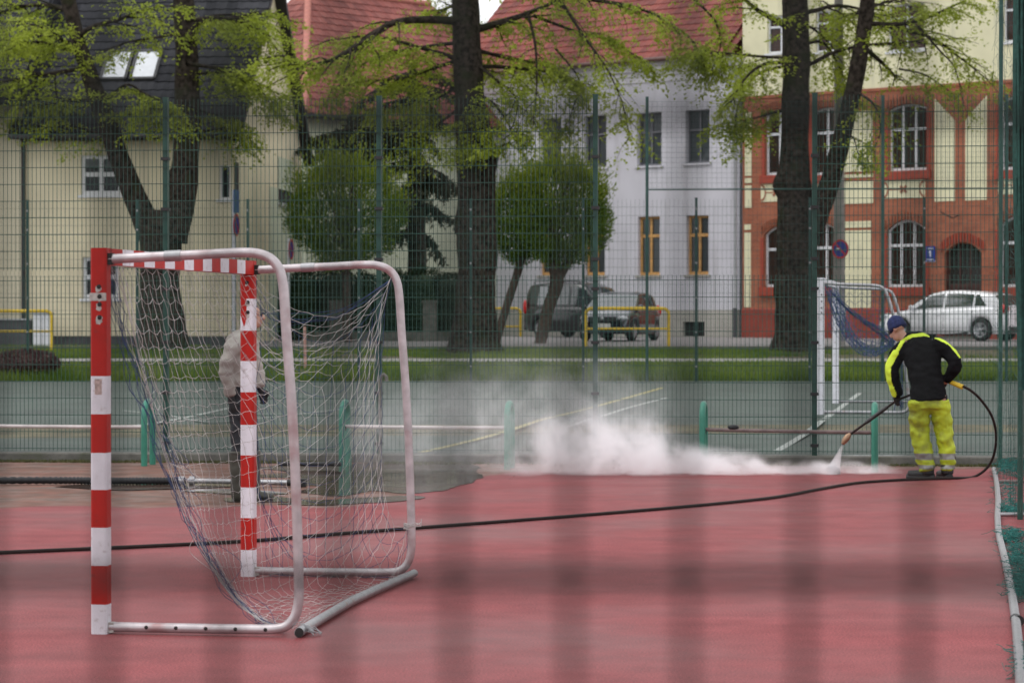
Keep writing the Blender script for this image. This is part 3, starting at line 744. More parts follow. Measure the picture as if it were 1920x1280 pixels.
mb = MB(); mb.box(XD(556,D1),XD(578,D1),D1-.06,D1+.03,.06,.085); mb.box(XD(556,D1),XD(574,D1),D1-.04,D1+.03,.004,.05); mb.build('lever', m_black, sh)
tag(MB().tube([(XD(520,28.3),28.3,.06),(XD(640,28.3),28.25,.06)], .025, 8).build('iron_bar', m_black), 'short dark bar lying at the foot of the fence behind the goal', 'bar')

# fallen net frame along the right side
pf = thing('net_frame', G(1868,905), 'long grey tube frame with teal net lying along the right edge', 'frame')
line = [G(1864,884), G(1869,910), G(1872,945), G(1871,975), G(1874,1010), G(1886,1060), G(1896,1110), G(1905,1170), G(1911,1230), G(1915,1290), G(1918,1400)]
MB().tube(spline([p+Vector((0,0,.03)) for p in line], 5), .026, 10).build('long_tube', m_galv, pf)
for px, py in ((1869,909),(1872,972)):
    p = G(px,py)+Vector((0,0,.035)); MB().tube([p, p+Vector((.55,.02,.0))], .018, 8).build('cross_tube', m_galv if py > 950 else m_railb, pf)
mb = MB(); p = G(1908,1172)+Vector((0,0,.03)); mb.tube([p+Vector((0,.05,0)), p-Vector((0,.05,0))], .031, 10); mb.build('joint', m_black, pf)
mb = MB(); rnd = random.Random(9)
def heap(px0, px1, py0, py1, n, hgt, mi=0):
    for s in range(n):
        a = G(rnd.uniform(px0,px1), rnd.uniform(py0,py1)); p = a + Vector((0,0,.01+hgt*rnd.random())); pts = [p]
        for k in range(5):
            p = p + Vector((rnd.uniform(-.05,.05), rnd.uniform(-.09,.09), rnd.uniform(-.03,.03))); p.z = min(max(.008, p.z), hgt); pts.append(p)
        mb.tube(spline(pts, 3), .0019, 3, caps=False)
heap(1872,1925,872,898,260,.10); heap(1876,1912,900,965,120,.04); heap(1884,1925,955,970,120,.06); heap(1886,1912,1000,1020,120,.06); heap(1898,1922,1020,1060,130,.05); heap(1905,1930,1060,1130,200,.07); heap(1918,1940,1220,1275,80,.05)
mb.build('teal_net', m_cordt, pf)['kind'] = 'stuff'
# ================================================================== HOUSES
class Facade:
    """a wall line in plan: D at px, turned by ang (right end nearer for positive ang)"""
    def __init__(s, px, D, ang, zb):
        s.X0, s.Y0, s.c, s.s, s.zb, s.ang = XD(px, D), D, math.cos(R(ang)), math.sin(R(ang)), zb, R(ang)
    def u(s, px): k = (px-960)/FPX; return (k*s.Y0 - s.X0)/(s.c + k*s.s)
    def D(s, u, y=0): return s.Y0 - u*s.s + y*s.c
    def z(s, py, u): return HC - (py-YH)/FPX*s.D(u) - s.zb
    def op(s, p0, p1, pt, pb, **kw):
        u0, u1 = s.u(p0), s.u(p1); um = (u0+u1)/2
        return dict(u0=u0, u1=u1, z0=s.z(pb, um), z1=s.z(pt, um), **kw)
    def root(s, name, label, cat='house'): return thing(name, (s.X0, s.Y0, s.zb), label, cat, rz=-s.ang)

def wall_with_openings(u0, u1, z0, z1, ops, reveal=.16, y=0.0):
    mb = MB()
    us = sorted(set([u0, u1] + [v for o in ops for v in (o['u0'], o['u1']) if u0 < v < u1]))
    zs = sorted(set([z0, z1] + [v for o in ops for v in (o['z0'], o['z1']) if z0 < v < z1]))
    for a, b in zip(us, us[1:]):
        for c, d in zip(zs, zs[1:]):
            m = ((a+b)/2, (c+d)/2)
            if any(o['u0'] < m[0] < o['u1'] and o['z0'] < m[1] < o['z1'] for o in ops): continue
            mb.add([(a,y,c),(b,y,c),(b,y,d),(a,y,d)], [(0,1,2,3)])
    for o in ops:
        a, b, c, d = o['u0'], o['u1'], o['z0'], o['z1']; r = o.get('rise', 0); yr = y+reveal
        if not (z0 <= c < z1): continue
        mb.add([(a,y,c),(a,yr,c),(a,yr,d-r),(a,y,d-r)], [(0,1,2,3)]); mb.add([(b,y,c),(b,yr,c),(b,yr,d-r),(b,y,d-r)], [(3,2,1,0)])
        mb.add([(a,y,c),(b,y,c),(b,yr,c),(a,yr,c)], [(0,1,2,3)])
        n = 12 if r else 1; w = b-a
        arc = [(a+w*i/n, d - r + (r*(1-((2*i/n-1)**2)) if r else 0)) for i in range(n+1)]
        for (x0_, q0), (x1_, q1) in zip(arc, arc[1:]):
            mb.add([(x0_,y,q0),(x1_,y,q1),(x1_,yr,q1),(x0_,yr,q0)], [(3,2,1,0)])
            if r: mb.add([(x0_,y,q0),(x1_,y,q1),(x1_,y,d),(x0_,y,d)], [(0,1,2,3)])
    return mb

def window(root, o, frame, cols=2, transom=.34, y=.10, fw=.055, curtains=True, sill=None, glass=None, blind=False):
    a, b, c, d = o['u0'], o['u1'], o['z0'], o['z1']; r = o.get('rise', 0); w = b-a; mb = MB()
    def top(x): return d - (r*((2*(x-a)/w-1)**2) if r else 0)
    mb.box(a, a+fw, y, y+.06, c, top(a+fw/2)); mb.box(b-fw, b, y, y+.06, c, top(b-fw/2)); mb.box(a+fw, b-fw, y, y+.06, c, c+fw*1.2)
    n = 10 if r else 1
    for i in range(n):
        x0_, x1_ = a+fw+(w-2*fw)*i/n, a+fw+(w-2*fw)*(i+1)/n; t0, t1 = top(x0_), top(x1_)
        mb.add([(x0_,y,t0-fw),(x1_,y,t1-fw),(x1_,y,t1),(x0_,y,t0),(x0_,y+.06,t0-fw),(x1_,y+.06,t1-fw)], [(0,1,2,3),(0,4,5,1)])
    zt_ = d - (d-c)*transom if transom else None
    for k in range(1, cols):
        x = a + w*k/cols; mb.box(x-fw*.55, x+fw*.55, y-.004, y+.064, c+fw*1.2, top(x)-fw)
    if zt_: mb.box(a+fw, b-fw, y-.008, y+.068, zt_-fw*.6, zt_+fw*.6)
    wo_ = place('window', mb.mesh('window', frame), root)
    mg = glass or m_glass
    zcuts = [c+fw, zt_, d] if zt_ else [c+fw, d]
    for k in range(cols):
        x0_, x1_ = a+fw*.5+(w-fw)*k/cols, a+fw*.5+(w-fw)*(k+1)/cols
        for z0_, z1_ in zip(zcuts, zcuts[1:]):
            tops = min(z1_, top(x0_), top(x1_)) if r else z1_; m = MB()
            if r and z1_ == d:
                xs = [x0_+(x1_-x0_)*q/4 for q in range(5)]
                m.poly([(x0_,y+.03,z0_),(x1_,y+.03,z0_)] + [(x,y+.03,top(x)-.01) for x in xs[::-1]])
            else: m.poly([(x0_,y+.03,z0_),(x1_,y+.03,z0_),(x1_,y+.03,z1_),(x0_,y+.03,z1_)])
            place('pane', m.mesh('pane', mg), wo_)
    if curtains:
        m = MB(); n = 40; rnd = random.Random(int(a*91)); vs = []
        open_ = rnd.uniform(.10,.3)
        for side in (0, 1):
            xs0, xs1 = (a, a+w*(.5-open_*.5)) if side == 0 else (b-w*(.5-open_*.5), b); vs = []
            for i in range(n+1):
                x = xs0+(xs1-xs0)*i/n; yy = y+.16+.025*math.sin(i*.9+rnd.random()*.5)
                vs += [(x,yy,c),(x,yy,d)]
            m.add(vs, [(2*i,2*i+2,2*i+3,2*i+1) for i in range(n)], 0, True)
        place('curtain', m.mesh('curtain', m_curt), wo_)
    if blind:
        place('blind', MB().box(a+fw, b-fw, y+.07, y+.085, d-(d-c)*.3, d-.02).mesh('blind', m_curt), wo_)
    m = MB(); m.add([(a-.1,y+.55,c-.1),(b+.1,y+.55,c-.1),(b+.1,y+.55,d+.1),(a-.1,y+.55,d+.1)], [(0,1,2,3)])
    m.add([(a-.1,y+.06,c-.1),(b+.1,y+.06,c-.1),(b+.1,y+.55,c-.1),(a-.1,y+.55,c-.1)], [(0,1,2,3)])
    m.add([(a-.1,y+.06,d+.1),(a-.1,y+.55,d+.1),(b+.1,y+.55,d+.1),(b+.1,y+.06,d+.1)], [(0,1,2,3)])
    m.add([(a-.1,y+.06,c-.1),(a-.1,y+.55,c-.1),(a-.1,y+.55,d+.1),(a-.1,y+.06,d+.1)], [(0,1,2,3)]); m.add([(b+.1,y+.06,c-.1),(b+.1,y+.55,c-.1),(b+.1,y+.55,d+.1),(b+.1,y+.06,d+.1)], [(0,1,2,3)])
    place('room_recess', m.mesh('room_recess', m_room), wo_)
    if sill: place('sill', MB().box(a-.08, b+.08, -.06, y, c-.07, c-.002).mesh('sill', sill), wo_)
    return wo_

def tile_mesh(name, w, h, mat, amp=.022, n=6):
    """one pantile: a wave across, a lip at the lower edge (local x across, y up the slope, z out)"""
    mb = MB(); vs = []
    for j, (yy, zz) in enumerate(((0,-.012),(0,.026),(h*1.08,.0))):
        for i in range(n+1):
            t = i/n; vs.append((w*t, yy, zz + amp*(math.cos(2*math.pi*t)*.5+.5)*(1 if j else .6)))
    k = n+1
    mb.add(vs, [(j*k+i, j*k+i+1, (j+1)*k+i+1, (j+1)*k+i) for j in range(2) for i in range(n)], 0, False)
    return mb.mesh(name, mat)
def tile_slope(parent, origin, ux, uy, width, length, tw, th, mats, keep=None, parts=300, vis=None, seed=1):
    """lay tiles on a slope: origin = lower left corner, ux along the eave, uy up the slope (parent's axes)"""
    ux, uy = Vector(ux).normalized(), Vector(uy).normalized(); uz = ux.cross(uy).normalized()
    rot = Matrix((ux, uy, uz)).transposed().to_4x4()
    mesh_list = [tile_mesh('roof_tile', tw, th, m) for m in mats]
    cells = []
    nx, ny = int(width/tw), int(length/th)
    for j in range(ny):
        for i in range(nx):
            x, y = i*tw, j*th
            if keep and not keep(x+tw/2, y+th/2): continue
            cells.append((vis(x, y) if vis else j, i, j, x, y))
    cells.sort(key=lambda t: t[0]); rnd = random.Random(seed); big = MB()
    for k, (_, i, j, x, y) in enumerate(cells):
        m = rnd.randrange(len(mats))
        p = Vector(origin) + ux*(x + rnd.uniform(-.004,.004)) + uy*(y + rnd.uniform(-.006,.006)) + uz*rnd.uniform(0,.006)
        if k < parts:
            o = bpy.data.objects.new('roof_tile', mesh_list[m]); COL.objects.link(o); o.parent = parent
            o.matrix_local = Matrix.Translation(p) @ rot; ORIGIN[o] = ORIGIN[parent]
        else:
            src = mesh_list[m]; n0 = len(big.v)
            big.v += [tuple(p + ux*v.co.x + uy*v.co.y + uz*v.co.z) for v in src.vertices]
            for f in src.polygons: big.f.append(tuple(q+n0 for q in f.vertices)); big.m.append(m); big.sm.append(False)
    if big.v: place('roof_tiles', big.mesh('roof_tiles', mats), parent)['kind'] = 'stuff'

def brick_mat(name, c1, c2, mortar):
    m, n, b, out = newmat(name); tc = n.nodes.new('ShaderNodeTexCoord').outputs['Object']
    mp = node(n, 'ShaderNodeMapping'); mp.inputs['Rotation'].default_value = (R(90),0,0); n.links.new(tc, mp.inputs[0])
    bt = node(n, 'ShaderNodeTexBrick'); bt.inputs['Color1'].default_value = rgba(c1); bt.inputs['Color2'].default_value = rgba(c2); bt.inputs['Mortar'].default_value = rgba(mortar)
    bt.inputs['Scale'].default_value = 1.0; bt.inputs['Mortar Size'].default_value = .006; bt.inputs['Brick Width'].default_value = .25; bt.inputs['Row Height'].default_value = .075
    n.links.new(mp.outputs[0], bt.inputs['Vector'])
    w, f = noise_col(n, tc, 1.3, (.72,.70,.70), (1.15,1.15,1.12), .3, .7, 8)
    mx = node(n, 'ShaderNodeMixRGB', blend_type='MULTIPLY'); mx.inputs[0].default_value = .85; n.links.new(bt.outputs[0], mx.inputs[1]); n.links.new(w, mx.inputs[2])
    n.links.new(mx.outputs[0], b.inputs['Base Color']); b.inputs['Roughness'].default_value = .85
    bp = node(n, 'ShaderNodeBump', Strength=.4, Distance=.01); bp.invert = True; n.links.new(bt.outputs['Fac'], bp.inputs['Height']); n.links.new(bp.outputs[0], b.inputs['Normal'])
    return m
m_brick = brick_mat('red_brick', (.40,.125,.062), (.32,.098,.050), (.27,.16,.12))
m_plinth = M('red_plinth_paint', (.26,.045,.028), .7, var=.15, scale=2)
m_trim = M('red_trim_paint', (.33,.048,.024), .55, var=.12)
m_cream = M('cream_plaster', (.72,.69,.47), .85, var=.05, scale=1.2, bump=.1, dirt=(.48,.47,.35), dirt_lo=.56, dirt_scale=2.6, streak=(1,1,.12))
m_lav = M('pale_grey_plaster', (.60,.59,.64), .85, var=.05, scale=.9, dirt=(.47,.46,.49), dirt_lo=.54, dirt_scale=2.4, streak=(1,1,.12))
m_beige = M('beige_plinth', (.42,.40,.36), .85, var=.1, scale=1.5)
m_yell = M('yellow_house_plaster', (.70,.63,.45), .85, var=.06, scale=.8, dirt=(.54,.48,.35), dirt_lo=.56, dirt_scale=2.2, streak=(1,1,.12))
m_ygr = M('pale_green_plaster', (.50,.53,.40), .85, var=.06, scale=1)
m_dgrey = M('dark_plinth', (.07,.07,.075), .8, var=.15)
m_tred = [M('red_tile_a', (.19,.036,.026), .7, var=.2, scale=3), M('red_tile_b', (.15,.029,.022), .7, var=.2, scale=3), M('red_tile_c', (.22,.047,.033), .7, var=.2, scale=3)]
m_tpink = [M('pink_tile_a', (.22,.058,.046), .75, var=.15, scale=3), M('pink_tile_b', (.18,.047,.038), .75, var=.15, scale=3), M('pink_tile_c', (.26,.078,.062), .75, var=.15, scale=3)]
m_tdark = [M('dark_tile_a', (.034,.035,.042), .85, spec=.2, var=.2, scale=3), M('dark_tile_b', (.027,.028,.034), .85, spec=.2, var=.2, scale=3), M('dark_tile_c', (.042,.043,.050), .85, spec=.2, var=.2, scale=3)]
m_blackwood = M('black_verge_board', (.012,.012,.014), .6)

# ---------------------------------------------------------------- brick and cream house on the right
F = Facade(1392, 83.9, 38.45, 1.05)
br = F.root('brick_house', 'red brick and cream plaster house with arched windows on the right')
u_end = F.u(1920) + 7
zb_ = F.z(182.5, 0)
wins_lo = [F.op(1432,1482,424,538,rise=.28), F.op(1520,1572,420,537,rise=.28), F.op(1662,1735,412,538,rise=.32), F.op(1872,1940,404,538,rise=.32)]
door_op = F.op(1770,1840,454,640,rise=.34); door_op['z0'] = .18
wins_up = [F.op(1434,1484,206,328,rise=.14), F.op(1523,1574,202,328,rise=.14), F.op(1666,1737,196,320,rise=.14), F.op(1874,1942,180,318,rise=.14)]
wins_top = [F.op(1438,1486,30,100), F.op(1528,1575,20,98), F.op(1664,1732,8,96), F.op(1880,1945,-8,78)]
zpl = F.z(578, 0)
w = wall_with_openings(0, u_end, zpl, zb_, [dict(o) for o in wins_lo+wins_up] + [dict(door_op, z0=zpl)], reveal=.2)
w.build('brick_wall', m_brick, br, local=True)
mb = MB(); d0, d1 = door_op['u0'], door_op['u1']
for a, b in ((-.0, d0-.05), (d1+.05, u_end)):
    mb.add([(a,-.06,-.3),(b,-.06,-.3),(b,-.06,zpl-.04),(a,-.06,zpl-.04),(a,.0,zpl),(b,.0,zpl),(b,.2,zpl),(a,.2,zpl)], [(0,1,2,3),(3,2,5,4)])
    mb.add([(b,-.06,-.3),(b,.25,-.3),(b,.25,zpl),(b,.0,zpl),(b,-.06,zpl-.04)], [(0,1,2,3,4)]); mb.add([(a,-.06,-.3),(a,.25,-.3),(a,.25,zpl),(a,.0,zpl),(a,-.06,zpl-.04)], [(4,3,2,1,0)])
mb.build('plinth', m_plinth, br, local=True)
w = wall_with_openings(0, u_end, zb_, zb_+5.2, wins_top, reveal=.16); w.build('upper_wall', m_cream, br, local=True)
MB().box(0, u_end, -.035, .0, zb_-.10, zb_+.0).build('string_course', m_brick, br, local=True)
for o in wins_lo: window(br, o, m_wframe, cols=3 if o['u1']-o['u0'] > 1.35 else 2, transom=.38, y=.15, fw=.075)
for o in wins_up: window(br, o, m_wframe, cols=3 if o['u1']-o['u0'] > 1.35 else 2, transom=.37, y=.13, fw=.075)
for o in wins_top: window(br, o, m_wframe, cols=2, transom=.3, y=.10, sill=m_wframe)
for o in wins_lo + wins_up:                              # painted red surrounds, sills and brick arch rings
    a, b, c, d, r = o['u0'], o['u1'], o['z0'], o['z1'], o['rise']; up = o in wins_up
    sr = place('window_surround', MB().box(a-.12, a-.004, -.03, .14, c, d-r-.1).box(b+.004, b+.12, -.03, .14, c, d-r-.1).box(a-.16, b+.16, -.10, .13, c-.28, c-.006).mesh('window_surround', m_trim), br)
    mb = MB(); n = 14; wd = b-a
    for i in range(n):
        t0, t1 = i/n, (i+1)/n; A = lambda t, e: (a-.12 + (wd+.24)*t, d - r + r*(1-(2*t-1)**2) + e)
        p0, p1, p2, p3 = A(t0+.02,.02), A(t1-.02,.02), A(t1-.02,.26), A(t0+.02,.26)
        mb.prism([p0,p1,p2,p3], -.045, .01)
    place('arch_bricks', mb.mesh('arch_bricks', m_brick), sr)
# door
zd = door_op['z1']; mb = MB(); mid = (d0+d1)/2
mb.box(d0, d0+.09, .16, .24, .1, zd-.3); mb.box(d1-.09, d1, .16, .24, .1, zd-.3); mb.box(d0, d1, .16, .24, zd-1.42, zd-1.30)
m_door = M('dark_red_door', (.06,.022,.018), .45, var=.2)
dr = place('door', mb.mesh('door', m_door), br)
mb = MB()
for k in range(3):
    a, b = d0+.09+(d1-d0-.18)*k/3, d0+.09+(d1-d0-.18)*(k+1)/3
    place('door_board', MB().box(a+.01, b-.01, .185, .225, .1, zd-1.42).mesh('door_board', m_door), dr)
    place('pane', MB().box(a+.02, b-.02, .20, .21, zd-1.30, zd-.06).mesh('pane', M('door_glass', (.022,.022,.022), .12, var=.2, spec=.8)), dr)
    if k: place('glazing_bar', MB().box(a-.025, a+.025, .18, .23, zd-1.30, zd-.06).mesh('glazing_bar', m_door), dr)
place('handle', MB().box(mid+.02, mid+.05, .13, .185, 1.25, 1.38).mesh('handle', m_zinc), dr)
mb = MB(); n = 16
for i in range(n):
    a, b = d0-.14, d1+.14; A = lambda t, e: (a+(b-a)*t, zd - .34 + .34*(1-(2*t-1)**2) + e)
    mb.prism([A(i/n+.015,.02),A((i+1)/n-.015,.02),A((i+1)/n-.015,.30),A(i/n+.015,.30)], -.05, .01)
place('door_arch', mb.mesh('door_arch', m_trim), br)
MB().box(d0-.3, d1+.3, -.5, .24, -.3, .08).build('door_step', m_conc, br, local=True)
# cream panels let into the brick
def panel(pts, name='plaster_panel', y=-.022, mat=None):
    place(name, MB().prism(pts, y, .0).mesh(name, mat or m_cream), br)
def rect(p0, p1, pt, pb):
    u0, u1 = F.u(p0), F.u(p1); um = (u0+u1)/2; return [(u0,F.z(pb,um)),(u1,F.z(pb,um)),(u1,F.z(pt,um)),(u0,F.z(pt,um))]
for a, b, c, d in ((1397,1409,212,330),(1397,1409,334,344),(1397,1409,348,390),(1396,1408,421,431),(1396,1408,436,576)): panel(rect(a,b,c,d))
for a, b, c, d in ((1578,1636,210,322),(1578,1637,327,333),(1577,1637,340,382),(1578,1634,415,427),(1577,1634,432,577)): panel(rect(a,b,c,d))
for a, b, c, d in ((1427,1484,344,378),(1518,1572,342,376),(1656,1734,338,372),(1872,1940,330,364)):
    q = rect(a,b,c,d); panel(q); (ua,za),(ub,_),(_,zb2),_ = q; zm = (za+zb2)/2; h2 = (zb2-za)/2
    mb = MB()
    for cx, s in ((ua+.02,1),(ub-.02,-1)):
        for k in range(8):
            t0, t1 = -math.pi/2+math.pi*k/8, -math.pi/2+math.pi*(k+1)/8
            f = lambda t, rr: (cx+s*rr*.62*math.cos(t), zm+rr*math.sin(t)*.95)
            mb.prism([f(t0,h2-.07),f(t1,h2-.07),f(t1,h2),f(t0,h2)], -.04, -.0225)
    um = (ua+ub)/2
    for k in range(4):
        t = math.pi/4+math.pi/2*k; mb.prism([(um+.05*math.cos(t-.7),zm+.05*math.sin(t-.7)),(um+.16*math.cos(t-.3),zm+.16*math.sin(t-.3)),(um+.16*math.cos(t+.3),zm+.16*math.sin(t+.3)),(um+.05*math.cos(t+.7),zm+.05*math.sin(t+.7))], -.04, -.0225)
    mb.box(ua+.2, ub-.2, -.03, -.0225, zm-.02, zm+.02)
    place('brick_ornament', mb.mesh('brick_ornament', m_brick), br)
uA, uB, uC, uD = F.u(1752), F.u(1790), F.u(1810), F.u(1850); z0_, z1_, z2_ = F.z(377, uB), F.z(226, uB), F.z(184, uB)
panel([(uA,z0_),(uB,z0_),(uB,z1_),(uA,z2_)]); panel([(uC,z0_),(uD,z0_),(uD,z2_),(uC,z1_)])
# blue number plate beside the door
um = F.u(1745); zq = F.z(476, um); hs_, ws_ = .24, .16
pl = place('number_plate', MB().box(um-ws_, um+ws_, -.04, -.012, zq-hs_, zq+hs_).mesh('number_plate', M('blue_enamel', (.02,.05,.30), .35, var=.1)), br, label='blue enamel plate with a white 1')
m_letter = M('white_enamel', (.75,.76,.78), .4, var=.04)
mb = MB(); mb.box(um-.022, um+.022, -.044, -.0405, zq-.09, zq+.10); mb.prism([(um-.022,zq+.10),(um-.065,zq+.055),(um-.065,zq+.02),(um-.022,zq+.055)], -.044, -.0405)
for k in range(5): mb.box(um-.12+.05*k, um-.085+.05*k, -.044, -.0405, zq-.20, zq-.16)
for k in range(4): mb.box(um-.10+.055*k, um-.06+.055*k, -.044, -.0405, zq+.155, zq+.185)
place('white_lettering', mb.mesh('white_lettering', m_letter), pl)
place('white_edge', MB().box(um-ws_-.012, um+ws_+.012, -.036, -.010, zq-hs_-.012, zq-hs_+.03).mesh('white_edge', m_letter), pl)
mb = MB(); uu = F.u(1797); mb.tube([(uu,-.01,F.z(404,uu)),(uu+.05,-.5,F.z(410,uu)),(uu-.35,-.55,F.z(398,uu))], .02, 6); mb.build('wall_bracket', m_blackwood, br, local=True)
MB().box(0, u_end, .22, 9, -.3, zb_+5.2).build('house_body', m_brick, br, local=True)

# ---------------------------------------------------------------- pale grey house with red tiled roof
gu0, gu1 = F.u(858), F.u(1387)
gh = thing('grey_house', (F.X0, F.Y0, F.zb), 'pale lavender grey house with new wooden windows and red tiled roof', 'house', rz=-F.ang)
um_ = F.u(1215); ze = F.z(150, um_); zpg = F.z(582, um_)
g_up = [F.op(1013,1052,222,318), F.op(1095,1137,217,314), F.op(1194,1240,212,311), F.op(1285,1330,207,306)]
g_lo = [F.op(1012,1048,406,516), F.op(1096,1134,405,516), F.op(1196,1237,406,516), F.op(1287,1328,404,515)]
wall_with_openings(gu0, gu1, zpg, ze, g_up+g_lo, reveal=.22).build('wall', m_lav, gh, local=True)
vent = F.op(1282,1322,603,630)
wall_with_openings(gu0, gu1, -.4, zpg, [vent], reveal=.2, y=-.05).build('plinth', m_beige, gh, local=True)
MB().box(gu0, gu1, -.05, .0, zpg-.03, zpg+.015).build('plinth_ledge', m_beige, gh, local=True)
vd = place('cellar_window', MB().box(vent['u0'], vent['u1'], .10, .13, vent['z0'], vent['z1']).mesh('cellar_window', m_dark), gh)
for k in range(5): place('grille_bar', MB().box(vent['u0']+.1+k*.13, vent['u0']+.125+k*.13, .04, .07, vent['z0'], vent['z1']).mesh('grille_bar', m_blackwood), vd)
for o in g_up: window(gh, o, m_gframe, cols=2, transom=.36, y=.17, fw=.06, curtains=False, sill=m_lav, glass=m_glass)
for o in g_lo: window(gh, o, m_wood, cols=2, transom=.33, y=.15, fw=.09, curtains=False, sill=m_beige, glass=m_glass)
mb = MB()
for o, h0, h1 in ((.06,-.10,.10),(.12,.10,.26),(.24,.26,.44),(.40,.44,.62)): mb.box(gu0, gu1, -o, .2, ze+h0, ze+h1-.002)
mb.build('cornice', M('white_cornice', (.66,.65,.69), .8, var=.04), gh, local=True)
ze2 = ze+.62; pitch = R(42); ov = .55; rl = 7.4
ridge_y = -ov + rl*math.cos(pitch); ridge_z = ze2 + rl*math.sin(pitch)
rf = place('roof', MB().add([(gu0,-ov,ze2),(gu1,-ov,ze2),(gu1,ridge_y,ridge_z),(gu0,ridge_y,ridge_z),(gu1,2*ridge_y+ov,ze2),(gu0,2*ridge_y+ov,ze2)], [(0,1,2,3),(3,2,4,5)]).mesh('roof', m_tred[1]), gh)
tile_slope(rf, (gu0,-ov-.03,ze2+.03), (1,0,0), (0,math.cos(pitch),math.sin(pitch)), gu1-gu0, rl, .30, .36, m_tred, parts=300, vis=lambda x, y: -x + y*.5, seed=3)
MB().tube([(gu0,ridge_y,ridge_z+.05),(gu1,ridge_y,ridge_z+.05)], .12, 8).build('ridge', m_tred[0], rf, local=True)
mb = MB(); mb.tube([(gu0,-ov-.08,ze2-.02),(gu1,-ov-.08,ze2-.02)], .075, 8); mb.build('gutter', M('brown_gutter', (.10,.045,.035), .5), gh, local=True)
MB().box(gu0, gu1, .24, 2*ridge_y, -.3, ze2-.01).build('house_body', m_lav, gh, local=True)
for px, py in ((1192,70),(1297,57)):
    u = F.u(px)+.9; t = .60*rl if py > 60 else .66*rl
    c_, s_ = math.cos(pitch), math.sin(pitch)
    def SP_(x, y, h): return (x, -ov + y*c_ - h*s_, ze2 + y*s_ + h*c_)
    mb = MB(); a, b, y0, y1 = u-.28, u+.28, t-.4, t+.4
    mb.add([SP_(a,y0,.1),SP_(b,y0,.1),SP_(b,y1,.1),SP_(a,y1,.1),SP_(a,y0,0),SP_(b,y0,0),SP_(b,y1,0),SP_(a,y1,0)], [(0,1,2,3),(4,5,1,0),(5,6,2,1),(6,7,3,2),(7,4,0,3)])
    sk = place('skylight', mb.mesh('skylight', m_zinc), rf)
    place('pane', MB().add([SP_(a+.05,y0+.05,.105),SP_(b-.05,y0+.05,.105),SP_(b-.05,y1-.05,.105),SP_(a+.05,y1-.05,.105)], [(0,1,2,3)]).mesh('pane', m_dglass), sk)
mb = MB(); mb.tube([(gu1-.10,-.12,.7),(gu1-.10,-.12,ze-.1),(gu1-.10,-.5,ze2-.1)], .06, 8); mb.build('downpipe', m_zinc, gh, local=True)
mb = MB(); mb.tube([(gu1-.10,-.14,-.2),(gu1-.10,-.14,1.0)], .075, 8); mb.build('downpipe_foot', m_dgrey, gh, local=True)
mb = MB(); mb.tube([(gu0+.12,-.12,-.2),(gu0+.12,-.12,ze)], .07, 8); mb.build('downpipe', m_zinc, gh, local=True)

# ---------------------------------------------------------------- low pale green house between
pu0, pu1 = F.u(690), gu0-.01
ph_ = thing('green_house', (F.X0, F.Y0, F.zb), 'pale green plaster house half hidden behind the hedge and trees', 'house', rz=-F.ang)
zpt = F.z(150, F.u(800)); zmid = F.z(438, F.u(800))
w1 = F.op(772,842,188,246)
w2 = F.op(815,848,484,528)
wall_with_openings(pu0, pu1, zmid, zpt, [w1], y=.1).build('wall', m_ygr, ph_, local=True)
wall_with_openings(pu0, pu1, -.4, zmid, [w2], y=.1).build('lower_wall', M('grey_green_plaster', (.42,.43,.42), .85, var=.06), ph_, local=True)
window(ph_, w1, m_wframe, cols=2, transom=0, y=.2, curtains=False)
window(ph_, w2, m_green2, cols=2, transom=0, y=.2, curtains=False)
MB().box(pu0, pu1, .5, 8, -.3, zpt-.01).build('house_body', m_ygr, ph_, local=True)
MB().box(pu0-.2, pu1, -.1, 8.2, zpt, zpt+.25).build('roof_edge', m_zinc, ph_, local=True)
un = F.u(853); place('number_plate', MB().box(un-.12, un+.12, .07, .098, F.z(494,un), F.z(484,un)).mesh('number_plate', MATS['blue_enamel']), ph_)

# ---------------------------------------------------------------- hip roofed house, corner towards us
Dc = 84.0; C0_ = Vector((XD(572, Dc), Dc, 1.05))
hh = thing('hip_roof_house', C0_, 'house with pinkish red hip roof behind the dark conifers', 'house')
A_ = Vector((-.783,.622,0)); B_ = Vector((.70,.714,0)).normalized(); La, Lb = 9.0, 15.0; zev = 7.55; ov = .45
cs = [Vector((0,0,0)), A_*La, A_*La+B_*Lb, B_*Lb]
mb = MB(); vs = [tuple(c+Vector((0,0,-.4))) for c in cs] + [tuple(c+Vector((0,0,zev))) for c in cs]
mb.add(vs, [(0,1,5,4)[::-1],(1,2,6,5)[::-1],(2,3,7,6)[::-1],(3,0,4,7)[::-1]]); mb.build('wall', m_ygr, hh, local=True)
e0 = [cs[0]-A_*ov-B_*ov, cs[1]+A_*ov-B_*ov, cs[2]+A_*ov+B_*ov, cs[3]-A_*ov+B_*ov]
e0 = [e+Vector((0,0,zev-.1)) for e in e0]; hw = (La+2*ov)/2; rise = hw*1.0
r0 = cs[0]+A_*(La/2)+B_*(hw-ov)+Vector((0,0,zev-.1+rise)); r1 = cs[3]+A_*(La/2)-B_*(hw-ov)+Vector((0,0,zev-.1+rise))
rf = place('roof', MB().add([tuple(x) for x in e0+[r0,r1]], [(1,0,4),(0,3,5,4),(3,2,5),(2,1,4,5)]).add([tuple(x-Vector((0,0,.02))) for x in e0], [(0,1,2,3)]).mesh('roof', [m_tpink[1]]), hh)
sl = math.hypot(hw, rise)
tile_slope(rf, e0[0]+Vector((0,0,.03)), B_, (A_*hw+Vector((0,0,rise))), Lb+2*ov, sl, .30, .36, m_tpink, keep=lambda x, y: y < sl*x/hw and y < sl*(Lb+2*ov-x)/hw, parts=200, vis=lambda x, y: x+y*.4, seed=5)
